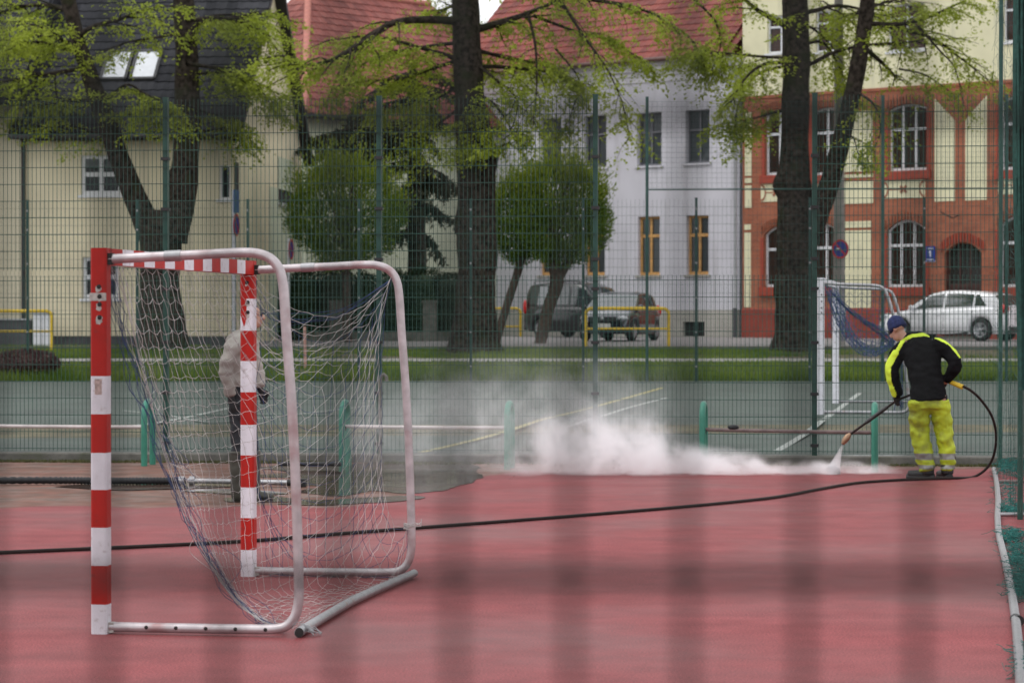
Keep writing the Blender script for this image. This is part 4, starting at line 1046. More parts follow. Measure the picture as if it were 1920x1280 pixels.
tile_slope(rf, e0[1]+Vector((0,0,.03)), -A_, (B_*hw+Vector((0,0,rise))), La+2*ov, sl, .30, .36, m_tpink, keep=lambda x, y: y < sl*x/hw and y < sl*(La+2*ov-x)/hw, parts=150, vis=lambda x, y: -x, seed=6)
n = 26; rt = MB().lathe([(.11,0),(.135,.02),(.12,.36)], 10).mesh('ridge_tile', M('pale_ridge_tile', (.48,.19,.15), .75, var=.15))
dv = (r0-e0[0]); q = dv.to_track_quat('Z','Y')
for k in range(int(dv.length/.34)):
    o = place('ridge_tile', rt, rf, tuple(e0[0]+dv.normalized()*(.34*k)+Vector((0,0,.05)))); o.rotation_mode = 'QUATERNION'; o.rotation_quaternion = q
mb = MB(); mb.tube([tuple(r0+Vector((0,0,.05))), tuple(r1+Vector((0,0,.05)))], .13, 8); mb.build('ridge', MATS['pale_ridge_tile'], rf, local=True)
for a, b in ((e0[0],e0[3]),(e0[0],e0[1])): MB().tube([tuple(a+Vector((0,0,-.05))), tuple(b+Vector((0,0,-.05)))], .08, 8).build('gutter', m_blackwood, hh, local=True)

# ---------------------------------------------------------------- yellow house with dark roof on the left
Y = Facade(437, 69.0, 6.0, .96)
yh = Y.root('yellow_house', 'yellow plaster house with dark tiled roof and skylights at left')
yl = Y.u(46); ye = Y.z(224, -2.0); Dh = 10.0
y_w = [Y.op(152,227,291,366), Y.op(155,222,482,560), Y.op(412,432,310,374)]
wall_with_openings(yl, 0, .25, ye, y_w, reveal=.14).build('wall', m_yell, yh, local=True)
MB().box(yl, 0, .03, .3, -.5, .248).build('plinth', m_dgrey, yh, local=True)
for i, o in enumerate(y_w): window(yh, o, m_wframe, cols=2 if i < 2 else 1, transom=.48 if i < 2 else 0, y=.08, fw=.10 if i < 2 else .05, curtains=False, sill=m_wframe, blind=(i == 0))
rz_ = ye + Dh/2
gw = dict(u0=0,u1=1,z0=0,z1=1)
# gable wall on the right end (x = 0, running back along y), with one window
def gp(px):                                              # depth along the gable seen at a pixel column
    k = (px-960)/FPX; return (k*Y.Y0 - Y.X0)/(Y.s - k*Y.c)
v0, v1 = gp(521), gp(549); Dg = Y.Y0 + (v0+v1)/2*Y.c; gz0, gz1 = ZD(384,Dg)-Y.zb, ZD(298,Dg)-Y.zb
mb = MB(); va = gp(505)
def gq(y0, y1, z0, z1, mi=0): mb.add([(0,y0,z0),(0,y1,z0),(0,y1,z1),(0,y0,z1)], [(0,1,2,3)], mi)
gq(0, v0, -.4, gz0); gq(v1, Dh, -.4, gz0); gq(v0, v1, -.4, gz0); gq(0, v0, gz0, gz1); gq(v1, Dh, gz0, gz1); gq(0, Dh, gz1, ye)
mb.add([(0,0,ye),(0,Dh,ye),(0,Dh/2,rz_)], [(0,1,2)])
mb.build('gable_wall', m_yell, yh, local=True)
mb = MB()
for a, b, c, d in ((va,v0,.2,ye-1.6),(v1,Dh,.2,ye-1.6),(v0,v1,.2,gz0),(v0,v1,gz1,ye-1.6)): mb.add([(.02,a,c),(.02,b,c),(.02,b,d),(.02,a,d)], [(0,1,2,3)])
mb.build('pale_render', m_ygr, yh, local=True)
mb = MB(); mb.box(-.08,-.02,v0,v0+.12,gz0,gz1); mb.box(-.08,-.02,v1-.12,v1,gz0,gz1); mb.box(-.08,-.02,v0,v1,gz0,gz0+.07); mb.box(-.08,-.02,v0,v1,gz1-.07,gz1)
gwn = place('window', mb.mesh('window', m_wframe), yh); place('pane', MB().box(-.06,-.05,v0+.1,v1-.1,gz0+.06,gz1-.06).mesh('pane', m_dglass), gwn); place('sill', MB().box(-.02,.10,v0-.1,v1+.1,gz0-.07,gz0-.003).mesh('sill', m_wframe), gwn)
# roof
ovf, ovs = .45, .32
e_z = ye - ovf*.98
rf = place('roof', MB().add([(yl-.3,-ovf,e_z),(ovs,-ovf,e_z),(ovs,Dh/2,rz_+.02),(yl-.3,Dh/2,rz_+.02),(ovs,Dh+ovf,e_z),(yl-.3,Dh+ovf,e_z)], [(0,1,2,3),(3,2,4,5)]).mesh('roof', m_tdark[1]), yh)
sl = math.hypot(Dh/2+ovf, rz_-e_z); upv = Vector((0, Dh/2+ovf, rz_-e_z)).normalized()
sky_x = [(-3.67, .78), (-2.83, .78)]; sk_y = 2.0
tile_slope(rf, (yl-.3,-ovf-.02,e_z+.03), (1,0,0), upv, ovs-yl+.3, sl, .31, .36, m_tdark, parts=300, vis=lambda x, y: y, keep=lambda x, y: not any(abs(x+yl-.3-(s[0]))<.50 and abs(y-2.9)<.72 for s in sky_x), seed=8)
def SR(x, y, h): return (x, -ovf + upv.y*y - upv.z*h, e_z + upv.z*y + upv.y*h)
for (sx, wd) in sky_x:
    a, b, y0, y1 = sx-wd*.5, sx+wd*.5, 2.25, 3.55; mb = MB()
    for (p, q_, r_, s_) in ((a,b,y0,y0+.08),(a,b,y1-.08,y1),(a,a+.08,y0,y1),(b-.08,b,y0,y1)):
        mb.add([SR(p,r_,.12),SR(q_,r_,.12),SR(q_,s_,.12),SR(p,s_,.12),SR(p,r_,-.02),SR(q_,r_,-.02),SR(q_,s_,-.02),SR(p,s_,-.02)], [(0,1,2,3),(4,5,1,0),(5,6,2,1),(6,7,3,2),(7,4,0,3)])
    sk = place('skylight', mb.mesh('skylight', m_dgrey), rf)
    place('pane', MB().add([SR(a+.07,y0+.07,.09),SR(b-.07,y0+.07,.09),SR(b-.07,y1-.07,.09),SR(a+.07,y1-.07,.09)], [(0,1,2,3)]).mesh('pane', M('skylight_painted_reflection', (.72,.75,.80), .12, var=.04, spec=.8)), sk)  # pale pane colour stands in for the bright sky reflected in the glass
mb = MB(); dd = .24
for s0, s1 in (((-ovf,e_z),(Dh/2,rz_+.02)), ((Dh+ovf,e_z),(Dh/2,rz_+.02))):   # verge boards and dark soffits
    (ya, za), (yb, zb2) = s0, s1
    mb.add([(ovs,ya,za),(ovs,yb,zb2),(ovs,yb,zb2-dd),(ovs,ya,za-dd)], [(0,1,2,3)])
    mb.add([(0,ya,za-dd+.02),(0,yb,zb2-dd+.02),(ovs,yb,zb2-dd),(ovs,ya,za-dd)], [(0,1,2,3)])
mb.build('verge_board', m_blackwood, rf, local=True)
MB().tube([(yl-.3,-ovf-.09,e_z-.05),(ovs,-ovf-.09,e_z-.05)], .07, 8).build('gutter', m_dgrey, yh, local=True)
MB().box(yl, 0, -ovf, .0, e_z-.14, e_z-.02).build('eave_soffit', m_blackwood, yh, local=True)
MB().tube([(yl+.0,-.10,-.2),(yl+.0,-.10,ye-.1)], .06, 8).build('downpipe', m_blackwood, yh, local=True)
MB().box(yl+.01, -.02, .4, Dh-.05, -.4, ye-.02).build('house_body', m_room, yh, local=True)
# neighbour at the far left edge
ny = thing('yellow_neighbour_house', (Y.X0, Y.Y0, Y.zb), 'cream house with high dark eave at the left picture edge', 'house', rz=-Y.ang)
nl, nr = yl-9, yl-.06; ne = Y.z(180, yl)
MB().add([(nl,-.05,.25),(nr,-.05,.25),(nr,-.05,ne),(nl,-.05,ne)], [(0,1,2,3)]).add([(nr,-.05,.25),(nr,8,.25),(nr,8,ne),(nr,-.05,ne)], [(0,1,2,3)]).build('wall', M('beige_house_plaster', (.55,.50,.37), .85, var=.05, scale=.8), ny, local=True)
MB().box(nl, nr, -.02, .3, -.5, .248).build('plinth', m_dgrey, ny, local=True)
rf = place('roof', MB().add([(nl,-.5,ne-.3),(nr+.08,-.5,ne-.3),(nr+.08,5,ne+5.2),(nl,5,ne+5.2),(nr+.08,10.5,ne-.3),(nl,10.5,ne-.3)], [(0,1,2,3),(3,2,4,5)]).add([(nl,-.5,ne-.31),(nl,0,ne-.05),(nr,0,ne-.05),(nr,-.5,ne-.31)], [(0,1,2,3)]).add([(nr+.002,-.5,ne-.31),(nr+.002,10,ne-.31),(nr+.002,10,ne-.1),(nr+.002,5,ne+5.19)], [(0,1,2,3)]).mesh('roof', m_tdark[1]), ny)
tile_slope(rf, (nr-3.1,-.52,ne-.27), (1,0,0), (0,1,1), 3.1, 6, .31, .36, m_tdark, parts=90, seed=9)
# ================================================================== TREES AND SHRUBS
def leaf_cloud(name, P, Dn, Nn, size, mat, aspect=.7, fold=.18):
    """P points, Dn leaf direction, Nn leaf normal, size per leaf -> folded kite leaves"""
    n = len(P); P = np.asarray(P); Dn = np.asarray(Dn); Nn = np.asarray(Nn)
    Dn /= np.linalg.norm(Dn, axis=1, keepdims=True)+1e-9
    S = np.cross(Dn, Nn); S /= np.linalg.norm(S, axis=1, keepdims=True)+1e-9; U = np.cross(S, Dn)
    s = np.asarray(size)[:, None]
    V = np.empty((n, 4, 3), np.float32)
    V[:,0] = P; V[:,1] = P + Dn*s*.45 + S*s*aspect*.5 + U*s*fold; V[:,2] = P + Dn*s; V[:,3] = P + Dn*s*.45 - S*s*aspect*.5 + U*s*fold
    b = np.arange(n)[:, None]*4
    F = np.concatenate([b+np.array([[0,1,2]]), b+np.array([[0,2,3]])], 1).reshape(-1, 3)
    return np_mesh(name, V.reshape(-1,3), F, mat)

class Tree:
    zcut = 5.55
    def __init__(s, seed): s.r = random.Random(seed); s.wood = MB(); s.lp = []; s.ld = []; s.ln = []; s.ls = []
    def leaf(s, p, d, size):
        r = s.r
        if p.z < s.zcut + r.uniform(-.35,.35): return
        nrm = Vector((r.uniform(-.55,.55), r.uniform(-.75,.35), 1)); dd = d*.6 + Vector((r.uniform(-1,1), r.uniform(-1,1), r.uniform(-.6,.3))); p = p + Vector((r.uniform(-.07,.07), r.uniform(-.07,.07), r.uniform(-.07,.04)))
        s.lp.append(tuple(p)); s.ld.append(tuple(dd)); s.ln.append(tuple(nrm)); s.ls.append(size*r.uniform(.6,1.25))
    def path(s, p, d, length, n, wig, droop):
        pts = [Vector(p)]; d = Vector(d).normalized()
        for k in range(n):
            d = (d + Vector((s.r.uniform(-1,1), s.r.uniform(-1,1), s.r.uniform(-1,1)))*wig + Vector((0,0,-droop*(k+1)/n))).normalized()
            pts.append(pts[-1] + d*length/n)
        return pts
    def bough(s, p, d, length, r0, n2=11, leafsize=.094, droop=.12, wig=.16, bare=.18, twigs=9, leaves=13, dens=1.0):
        pts = s.path(p, d, length, 9, wig, droop)
        if min(q.z for q in pts) < s.zcut+.9: return
        s.wood.tube(pts, [max(.006, r0*(1-.88*i/9)) for i in range(10)], 6, caps=False)
        s.dress(pts, r0, length, n2, leafsize, bare, twigs, leaves, dens)
    def dress(s, pts, r0, length, n2, leafsize, bare, twigs, leaves, dens=1.0):
        r = s.r
        for k in range(n2):
            t = bare + (1-bare)*(k+r.random())/n2; f = t*(len(pts)-1); i = min(int(f), len(pts)-2); q = pts[i].lerp(pts[i+1], f-i); ax = (pts[i+1]-pts[i]).normalized()
            side = ax.cross(Vector((0,0,1))); side = side.normalized() if side.length > .1 else Vector((r.uniform(-1,1), r.uniform(-1,1), 0)).normalized()
            side *= (1 if k % 2 else -1)
            d2 = (ax*r.uniform(.3,.9) + side*r.uniform(.5,1.1) + Vector((0,0,r.uniform(-.38,.22)))).normalized()
            L2 = min(2.3, length*.45)*r.uniform(.45,1.0)*(1.15-.5*t)
            p2 = s.path(q, d2, L2, 5, .22, .16)
            if p2[-1].z < s.zcut-.2: continue
            s.wood.tube(p2, [max(.004, r0*.32*(1-.8*j/5)) for j in range(6)], 4, caps=False)
            for m in range(twigs):
                if r.random() > dens: continue
                t2 = .12+.88*(m+r.random())/twigs; f2 = t2*5; j = min(int(f2), 4); q2 = p2[j].lerp(p2[j+1], f2-j); a2 = (p2[j+1]-p2[j]).normalized()
                s2 = a2.cross(Vector((0,0,1))); s2 = s2.normalized() if s2.length > .1 else Vector((1,0,0)); s2 *= (1 if m % 2 else -1)
                d3 = (a2*r.uniform(.3,1) + s2*r.uniform(.4,1) + Vector((0,0,r.uniform(-.35,.1)))).normalized(); L3 = r.uniform(.3,.85)
                p3 = s.path(q2, d3, L3, 3, .25, .2)
                if m % 3 == 0: s.wood.tube(p3, [.003,.0025,.002,.0015], 3, caps=False)
                for l in range(leaves):
                    t3 = (l+r.random())/leaves; f3 = t3*3; jj = min(int(f3), 2); s.leaf(p3[jj].lerp(p3[jj+1], f3-jj), (p3[jj+1]-p3[jj]).normalized(), leafsize)
    def finish(s, root, trunk_mb, bark, leafm):
        trunk_mb.build('trunk', bark, root); s.wood.build('branches', bark, root)
        o = ORIGIN[root]; P = np.array(s.lp) - np.array(o); print('LEAVES', len(P))
        c = place('crown', leaf_cloud('crown', P, s.ld, s.ln, s.ls, leafm, aspect=.85), root); c['kind'] = 'stuff'

def trunk_tube(mb, pts, radii, seed, n=18, rough=.10, burl=()):
    """bark column with ridges and burls, as one displaced tube"""
    pts = spline(pts, 8); m = len(pts); rr = np.interp(np.linspace(0,1,m), np.linspace(0,1,len(radii)), radii)
    t0 = len(mb.v); mb.tube(pts, list(rr), n)
    for i in range(t0, t0+m*n):
        k = (i-t0)//n; j = (i-t0) % n; c = pts[k]; v = Vector(mb.v[i]); d = v-c
        f = 1 + rough*mnoise.noise(Vector((j*.9+seed*3, k*.22, seed))) + rough*.8*mnoise.noise(Vector((v.x*2.1, v.y*2.1, v.z*1.3+seed)))
        for (b, br_, amt) in burl:
            e = (v-Vector(b)).length
            if e < br_: f += amt*(1-(e/br_)**2)
        mb.v[i] = tuple(c + d*f)
    # caps share positions with the wall only roughly: hidden inside the ground and crown
def lime(name, label, base_px, base_py, D, trunks, boughs, seed, extra=10, zmin=5.6, burl=(), n2=11, dens=1.0, ex_az=None):
    b = Vector((XD(base_px, D), D, zt(D)-.05)); root = thing(name, b, label, 'tree', 'old lime trees along the street')
    T = Tree(seed); tm = MB(); limbs = []
    for pts, rad in trunks:
        P = [W(px, py, D+dd) for px, py, dd in pts]; trunk_tube(tm, P, [r_/FPX*D for r_ in rad], seed+len(limbs), burl=[(W(*q[:2], D), q[2], q[3]) for q in burl]); limbs.append((spline(P, 6), rad))
    for pts, r0, kw in boughs:                           # boughs that the photograph shows
        sg_ = -1 if T.r.random() < .5 else 1; P = spline([W(px, py, D+dd*sg_) for px, py, dd in pts], 5); L = sum((a-b2).length for a, b2 in zip(P, P[1:]))
        T.wood.tube(P, [max(.008, r0*(1-.85*i/len(P))) for i in range(len(P))], 7, caps=False)
        a = dict(n2=max(8, int(L*4.6)), leafsize=.094, bare=.10, twigs=10, leaves=13, dens=dens); a.update(kw); T.dress(P, r0, max(L, 2.4), **a)
    for k in range(extra):                               # and the rest of the crown
        P, rad = limbs[T.r.randrange(len(limbs))]; hi = [p for p in P if p.z > zmin+.4] or P[-3:]
        p = hi[T.r.randrange(len(hi))]; az = T.r.uniform(0, 6.28) if ex_az is None else T.r.uniform(*ex_az)
        T.bough(p, (math.cos(az), math.sin(az), T.r.uniform(.1,.5)), T.r.uniform(2.6,4.6), T.r.uniform(.05,.09), n2=n2, dens=dens, droop=.06)
    top = [l[0][-1] for l in limbs]
    for q in top:                                        # upper crown beyond the frame
        for k in range(7):
            az = T.r.uniform(0, 6.28); T.bough(q + Vector((0,0,T.r.uniform(-.3,.2))), (math.cos(az), math.sin(az), T.r.uniform(.3,1.5)), T.r.uniform(3,5), .07, n2=8, twigs=5, leaves=6)
    T.finish(root, tm, m_bark, m_leaf); return root

lime('lime_tree', 'forked old lime tree before the yellow house, leftmost of the big trees', 303, 645, 67.2,
     [([(303,660,0),(303,610,0),(300,520,0),(303,430,0),(305,395,0)], [58,44,37,39,33]),
      ([(288,450,0),(262,388,-.1),(228,310,-.3),(200,225,-.5),(172,150,-.6),(145,70,-.7),(125,-20,-.8),(110,-120,-.9)], [26,23,20,18,16,14,13,10]),
      ([(322,450,0),(338,380,.1),(350,280,.3),(352,190,.4),(350,90,.5),(345,0,.6),(338,-120,.8)], [30,27,25,23,21,20,14])],
     [([(150,130,-.6),(90,140,-1.5),(30,150,-2),(-60,160,-2.4)], .07, {}), ([(185,190,-.5),(140,190,-1.6),(80,200,-2.2),(10,215,-2.6)], .06, {}),
      ([(130,20,-.8),(70,10,-1.4),(0,25,-2),(-60,40,-2.2)], .08, {}), ([(205,235,-.5),(240,215,-1.4),(290,205,-2),(330,215,-2.3)], .05, {'dens': .7}),
      ([(350,200,.4),(400,215,-.4),(440,225,-.9),(470,262,-1.2)], .05, {}), ([(350,120,.5),(410,130,-.3),(460,150,-.8),(520,200,-1)], .06, {}),
      ([(348,60,.5),(300,70,-.8),(240,80,-1.6),(200,95,-2)], .05, {'dens': .3}), ([(350,40,.5),(420,35,0),(490,60,-.6),(530,110,-1)], .06, {}),
      ([(160,110,-.6),(120,90,-1.4),(60,80,-2),(0,100,-2.5)], .06, {}), ([(215,260,-.4),(170,245,-1.2),(120,235,-1.8),(70,238,-2)], .04, {'dens': .6}),
      ([(355,240,.3),(390,245,-.5),(430,240,-1),(470,262,-1.2)], .04, {'dens': .5}), ([(190,200,-.5),(235,160,-1.3),(270,175,-1.6),(300,190,-2)], .05, {})],
     21, extra=10, zmin=7.4, dens=.85, burl=[(318,330,.3,.4)])
lime('lime_tree', 'thick straight old lime tree in the middle, beside the small clipped trees', 890, 650, 66.5,
     [([(890,668,0),(890,630,0),(892,560,0),(896,480,0),(893,400,0),(892,300,0),(882,200,0),(876,100,0),(872,0,0),(868,-120,0)], [60,46,36,38,36,37,29,27,25,18])],
     [([(868,42,-.1),(800,38,-.6),(735,45,-1),(680,80,-1.3),(625,112,-1.6),(575,122,-1.8),(535,106,-2)], .12, {'bare': .25}),
      ([(880,60,-.1),(950,40,-.8),(1010,18,-1.4),(1070,-10,-1.8)], .12, {}), ([(990,26,-1.2),(1004,90,-1.5),(1006,170,-1.7),(998,245,-1.8)], .045, {'dens': .7}),
      ([(1050,0,-1.6),(1095,70,-2),(1135,125,-2.2),(1165,190,-2.3),(1180,255,-2.4)], .045, {'dens': .5}), ([(1060,-5,-1.6),(1140,5,-2),(1220,25,-2.2),(1290,70,-2.4),(1310,110,-2.4)], .07, {'dens': .95}),
      ([(1040,90,-1.6),(1085,150,-2),(1075,200,-2),(1060,240,-2)], .03, {'dens': .6}), ([(870,110,0),(810,130,-.9),(750,150,-1.5),(690,150,-2)], .06, {}),
      ([(872,150,0),(820,185,-.9),(760,200,-1.4),(700,205,-1.8)], .05, {}), ([(868,200,0),(820,235,-.7),(790,270,-1),(770,310,-1.1)], .04, {'dens': .8}),
      ([(890,120,0),(930,150,-.8),(970,190,-1.2),(960,240,-1.4)], .05, {'dens': .8}), ([(885,170,0),(930,200,-.9),(960,260,-1.2),(900,290,-1.2)], .04, {'dens': .7}),
      ([(880,90,0),(950,110,-1),(1010,120,-1.5),(1070,150,-1.8)], .06, {'dens': 1}), ([(1000,30,-1.2),(1080,60,-1.6),(1150,80,-2),(1210,120,-2.2)], .05, {'dens': .9}), ([(1300,0,-2),(1340,40,-2),(1350,90,-2),(1330,140,-2)], .04, {'dens': .9}), ([(870,80,0),(790,90,-1),(700,110,-1.6),(640,160,-2)], .06, {}), ([(880,200,-.2),(870,230,-1),(890,260,-1.2),(860,280,-1.2)], .03, {})],
     35, extra=9, zmin=7.4, dens=.92, burl=[(915,290,.5,.25), (850,420,.35,.25)])
lime('lime_tree', 'forked dark lime tree before the brick house, rightmost of the big trees', 1490, 648, 66.8,
     [([(1490,664,0),(1490,620,0),(1491,540,0),(1489,460,0),(1490,370,0),(1489,280,0),(1492,180,0),(1492,80,0),(1490,0,0),(1486,-120,0)], [50,40,33,34,32,26,26,25,24,17]),
      ([(1505,470,0),(1535,400,-.1),(1556,340,-.2),(1578,260,-.3),(1597,180,-.3),(1612,100,-.4),(1624,20,-.5),(1634,-110,-.6)], [22,20,19,17,16,15,14,9])],
     [([(1470,118,0),(1430,122,-.5),(1395,150,-.9),(1370,195,-1.1)], .06, {'dens': .75}), ([(1470,125,0),(1420,140,-.7),(1390,180,-1),(1372,260,-1.1)], .05, {'dens': .7}),
      ([(1472,50,0),(1420,20,-.6),(1380,-10,-1),(1330,-20,-1.4)], .08, {}), ([(1475,110,0),(1400,105,-.8),(1340,100,-1.3),(1280,105,-1.8)], .045, {'dens': .9}),
      ([(1622,92,-.4),(1660,125,-.7),(1685,152,-.9)], .075, {'dens': .25}), ([(1685,130,-.9),(1730,140,-1.2),(1770,165,-1.4),(1800,190,-1.6)], .03, {'dens': .5}),
      ([(1625,45,-.5),(1700,45,-1),(1770,20,-1.4),(1830,-10,-1.8)], .07, {'dens': .8}), ([(1640,45,-.6),(1740,70,-1.4),(1800,110,-1.8),(1850,150,-2)], .06, {'dens': .45}),
      ([(1720,50,-1.2),(1760,95,-1.5),(1790,130,-1.7),(1805,195,-1.8)], .035, {'dens': .15}), ([(1600,170,-.3),(1640,200,-1),(1650,250,-1.3),(1625,300,-1.4)], .035, {'dens': .6}),
      ([(1495,200,-.3),(1440,215,-1),(1400,225,-1.3),(1340,235,-1.6)], .04, {'dens': .85}), ([(1580,250,-.3),(1600,260,-1),(1610,290,-1.2),(1640,320,-1.3)], .03, {'dens': .5}),
      ([(1495,90,-.2),(1540,80,-1),(1570,120,-1.4),(1590,170,-1.6)], .05, {'dens': .7})],
     52, extra=9, zmin=7.5, dens=.68, burl=[(1462,345,.35,.35), (1458,540,.4,.3)])

# ---------------------------------------------------------------- small clipped trees
def ball_tree(label, px, py, rx, ry, D, stems, n, seed, mat=m_leaf2, name='clipped_tree', fluff=.32, core=.55):
    s = FPX/D; c = W(px, py, D); a, h = rx/s, ry/s; rnd = np.random.RandomState(seed); b = Vector((XD(stems[0][0][0], D), D, zt(D)))
    root = thing(name, b, label, 'tree', 'small clipped trees before the houses')
    tm = MB()
    for pts in stems: trunk_tube(tm, [W(x, y, D) for x, y, r_ in pts], [r_/s for x, y, r_ in pts], seed, n=10, rough=.12)
    r2 = random.Random(seed)
    for k in range(26):                                  # limbs inside the ball
        st = stems[k % len(stems)][-1]; p = W(st[0], st[1], D); az, el = r2.uniform(0,6.28), r2.uniform(-.2,1.3); q = c + Vector((a*math.cos(az)*math.cos(el), a*math.sin(az)*math.cos(el), h*math.sin(el)))*.85
        tm.tube(spline([p, p.lerp(q,.5)+Vector((r2.uniform(-.15,.15),r2.uniform(-.15,.15),.1)), q], 3), [.035]*3+[.02]*3+[.008], 5, caps=False)
    tm.build('trunk', m_bark2, root)
    u = rnd.normal(size=(n,3)); u /= np.linalg.norm(u, axis=1, keepdims=True)
    nz = np.array([mnoise.noise(Vector((x*3.4+seed, y*3.4, z*3.4))) for x, y, z in u]); u = u[rnd.rand(n) < .80 + 1.0*nz]; n = len(u)      # clumps and gaps
    rad = rnd.uniform(core, 1.0, n)**.6
    lump = np.array([1 + .22*mnoise.noise(Vector((x*2.6+seed, y*2.6, z*2.6))) + .12*mnoise.noise(Vector((x*6, y*6, z*6+seed))) for x, y, z in u])
    up = np.maximum(0, u[:,2]+.15); spike = (rnd.rand(n) < .30)*rnd.rand(n)*fluff*(.30+up)
    rr = (rad*lump + spike)[:, None]
    P = np.array(c)[None] + u*rr*np.array([a, a, h]) - np.array(b)
    d = u*.7 + np.array([0,0,.75]) + rnd.normal(0, .45, (n,3)); nn = u + rnd.normal(0, .5, (n,3)); sz = rnd.uniform(.06,.14,n)
    young = (u[:,2] + rnd.normal(0,.25,n) > .35) & (rr[:,0] > .8)
    for msk, mm, nm in ((~young, mat, 'crown'), (young, m_shoot, 'young_shoots')):
        o = place(nm, leaf_cloud(nm, P[msk], d[msk], nn[msk], sz[msk], mm, aspect=.42), root); o['kind'] = 'stuff'
    return root
ball_tree('round clipped green tree before the yellow house, left of the middle trunk', 648, 398, 104, 104, 72.0, [[(652,650,9),(650,560,8),(648,470,7)]], 30000, 3)
ball_tree('clipped green tree with forked trunk standing in front of the dark van', 1052, 398, 92, 104, 71.0, [[(1012,648,12),(1028,580,12),(1044,525,13),(1030,470,9)],[(1044,530,9),(1070,480,8),(1085,440,6)]], 27000, 5)
ball_tree('slender clipped tree with leaning trunk right beside the thick middle tree', 972, 412, 52, 88, 71.5, [[(930,640,9),(948,580,8),(972,505,8),(985,450,6)]], 13000, 6)

# ---------------------------------------------------------------- dark conifer
D = 78.0; cr = thing('conifer', (XD(782,D), D, zt(D)), 'dark drooping conifer with bare lower trunk left of the middle lime', 'tree')
tm = MB(); trunk_tube(tm, [W(784,640,D), W(782,500,D), W(780,380,D), W(776,250,D), W(772,120,D)], [.36,.30,.27,.2,.1], 4, n=12); tm.build('trunk', m_bark, cr)
T = Tree(8); r = T.r; ldir = []
def con_bough(p, d, L, droop):
    pts = T.path(p, d, L, 8, .08, droop); T.wood.tube(pts, [max(.01,.06*(1-.9*i/8)) for i in range(9)], 5, caps=False)
    for k in range(int(L*15)):
        t = (.12+.88*r.random()); f = t*8; i = min(int(f), 7); q = pts[i].lerp(pts[i+1], f-i); ax = (pts[i+1]-pts[i]).normalized(); sd = ax.cross(Vector((0,0,1))).normalized()*(1 if k % 2 else -1)
        tw = T.path(q, ax*.5+sd*.7+Vector((0,0,-.35)), r.uniform(.3,.75)*(1.1-.5*t), 3, .12, .35)
        T.wood.tube(tw, [.008,.006,.004,.002], 3, caps=False)
        for m in range(13):
            g = r.random()*3; j = min(int(g), 2); qq = tw[j].lerp(tw[j+1], g-j)
            T.lp.append(tuple(qq)); T.ld.append((r.uniform(-.6,.6), r.uniform(-.6,.6), r.uniform(-1.1,.2))); T.ln.append((r.uniform(-1,1), -1, r.uniform(-.2,1))); T.ls.append(r.uniform(.10,.2))
for k in range(46):
    t = r.random(); py = 130 + 330*t**.9; az = r.uniform(0, 6.28)
    con_bough(W(779, py, D), (math.cos(az), math.sin(az), .05), r.uniform(1.0, 1.7) + (1.6 if (150 < py < 300 and math.cos(az) < -.2) else 0), r.uniform(.12,.3))
for k in range(6): con_bough(W(778, 225+10*k, D), (-1, r.uniform(-.4,.3), r.uniform(-.06,.08)), r.uniform(2.6,3.7), .08)
T.wood.build('branches', m_bark, cr)
o = place('crown', leaf_cloud('crown', np.array(T.lp)-np.array(ORIGIN[cr]), T.ld, T.ln, T.ls, m_con, aspect=.35), cr); o['kind'] = 'stuff'

# ---------------------------------------------------------------- clipped hedge behind a low wall
def bush(name, label, px, D, w, h, n, mat, seed, leaf=(.05,.10), group=None, cat='hedge', depth=None, box=.5):
    rnd = np.random.RandomState(seed); b = Vector((XD(px,D), D, zt(D)-.05)); root = thing(name, b, label, cat, group)
    u = rnd.normal(size=(n,3)); u /= np.linalg.norm(u, axis=1, keepdims=True); k = np.max(np.abs(u), axis=1, keepdims=True)
    u2 = u*(1-box) + (u/k)*box; dp = depth or w
    lump = np.array([1+.10*mnoise.noise(Vector((x*2.2+seed, y*2.2, z*2.2)))+.05*mnoise.noise(Vector((x*6, y*6, z*6+seed))) for x, y, z in u])[:, None]
    rr = rnd.uniform(.88, 1.06, (n,1))*lump; P = u2*rr*np.array([w/2, dp/2, h/2]) + np.array([0,0,h/2])
    o = place('foliage', leaf_cloud('foliage', P, u+np.array([0,0,.5])+rnd.normal(0,.5,(n,3)), u+rnd.normal(0,.5,(n,3)), rnd.uniform(leaf[0],leaf[1],n), mat, aspect=.55), root); o['kind'] = 'stuff'
    bm = bmesh.new(); bmesh.ops.create_icosphere(bm, subdivisions=3, radius=1)
    for v in bm.verts:
        q = v.co.copy(); m = max(abs(q.x), abs(q.y), abs(q.z)); q = q*(1-box) + q/m*box; l = 1+.10*mnoise.noise(Vector((v.co.x*2.2+seed, v.co.y*2.2, v.co.z*2.2)))
        v.co = Vector((q.x*w*.43*l, q.y*dp*.43*l, q.z*h*.43*l+h/2))
    me = bpy.data.meshes.new('inner_twigs'); bm.to_mesh(me); bm.free(); me.materials.append(mat)
    for p in me.polygons: p.use_smooth = True
    place('inner_twigs', me, root); return root
HL = 'dark clipped hedge bush in the row behind the low garden wall'
bush('hedge_bush', 'narrow dark clipped bush standing alone left of the hedge row', 421, 73.0, .92, 1.95, 3000, m_hedge, 40, cat='bush')
for k, px in enumerate((520, 572, 628, 684, 738, 792, 840)):
    bush('hedge_bush', HL, px, 75.5, 1.0 + .06*(k % 3), 2.05 + .08*((k*7) % 3), 3200, m_hedge, 41+k, group='hedge row')
bush('purple_shrub', 'low purple brown shrub on the bank at the left picture edge', 50, 59.6, 1.45, .62, 5000, m_purple, 60, (.04,.09), cat='shrub', box=.1)
gw_ = thing('garden_wall', (XD(700,73.2), 73.2, .9), 'low grey garden wall with two concrete pillars below the hedge', 'wall')
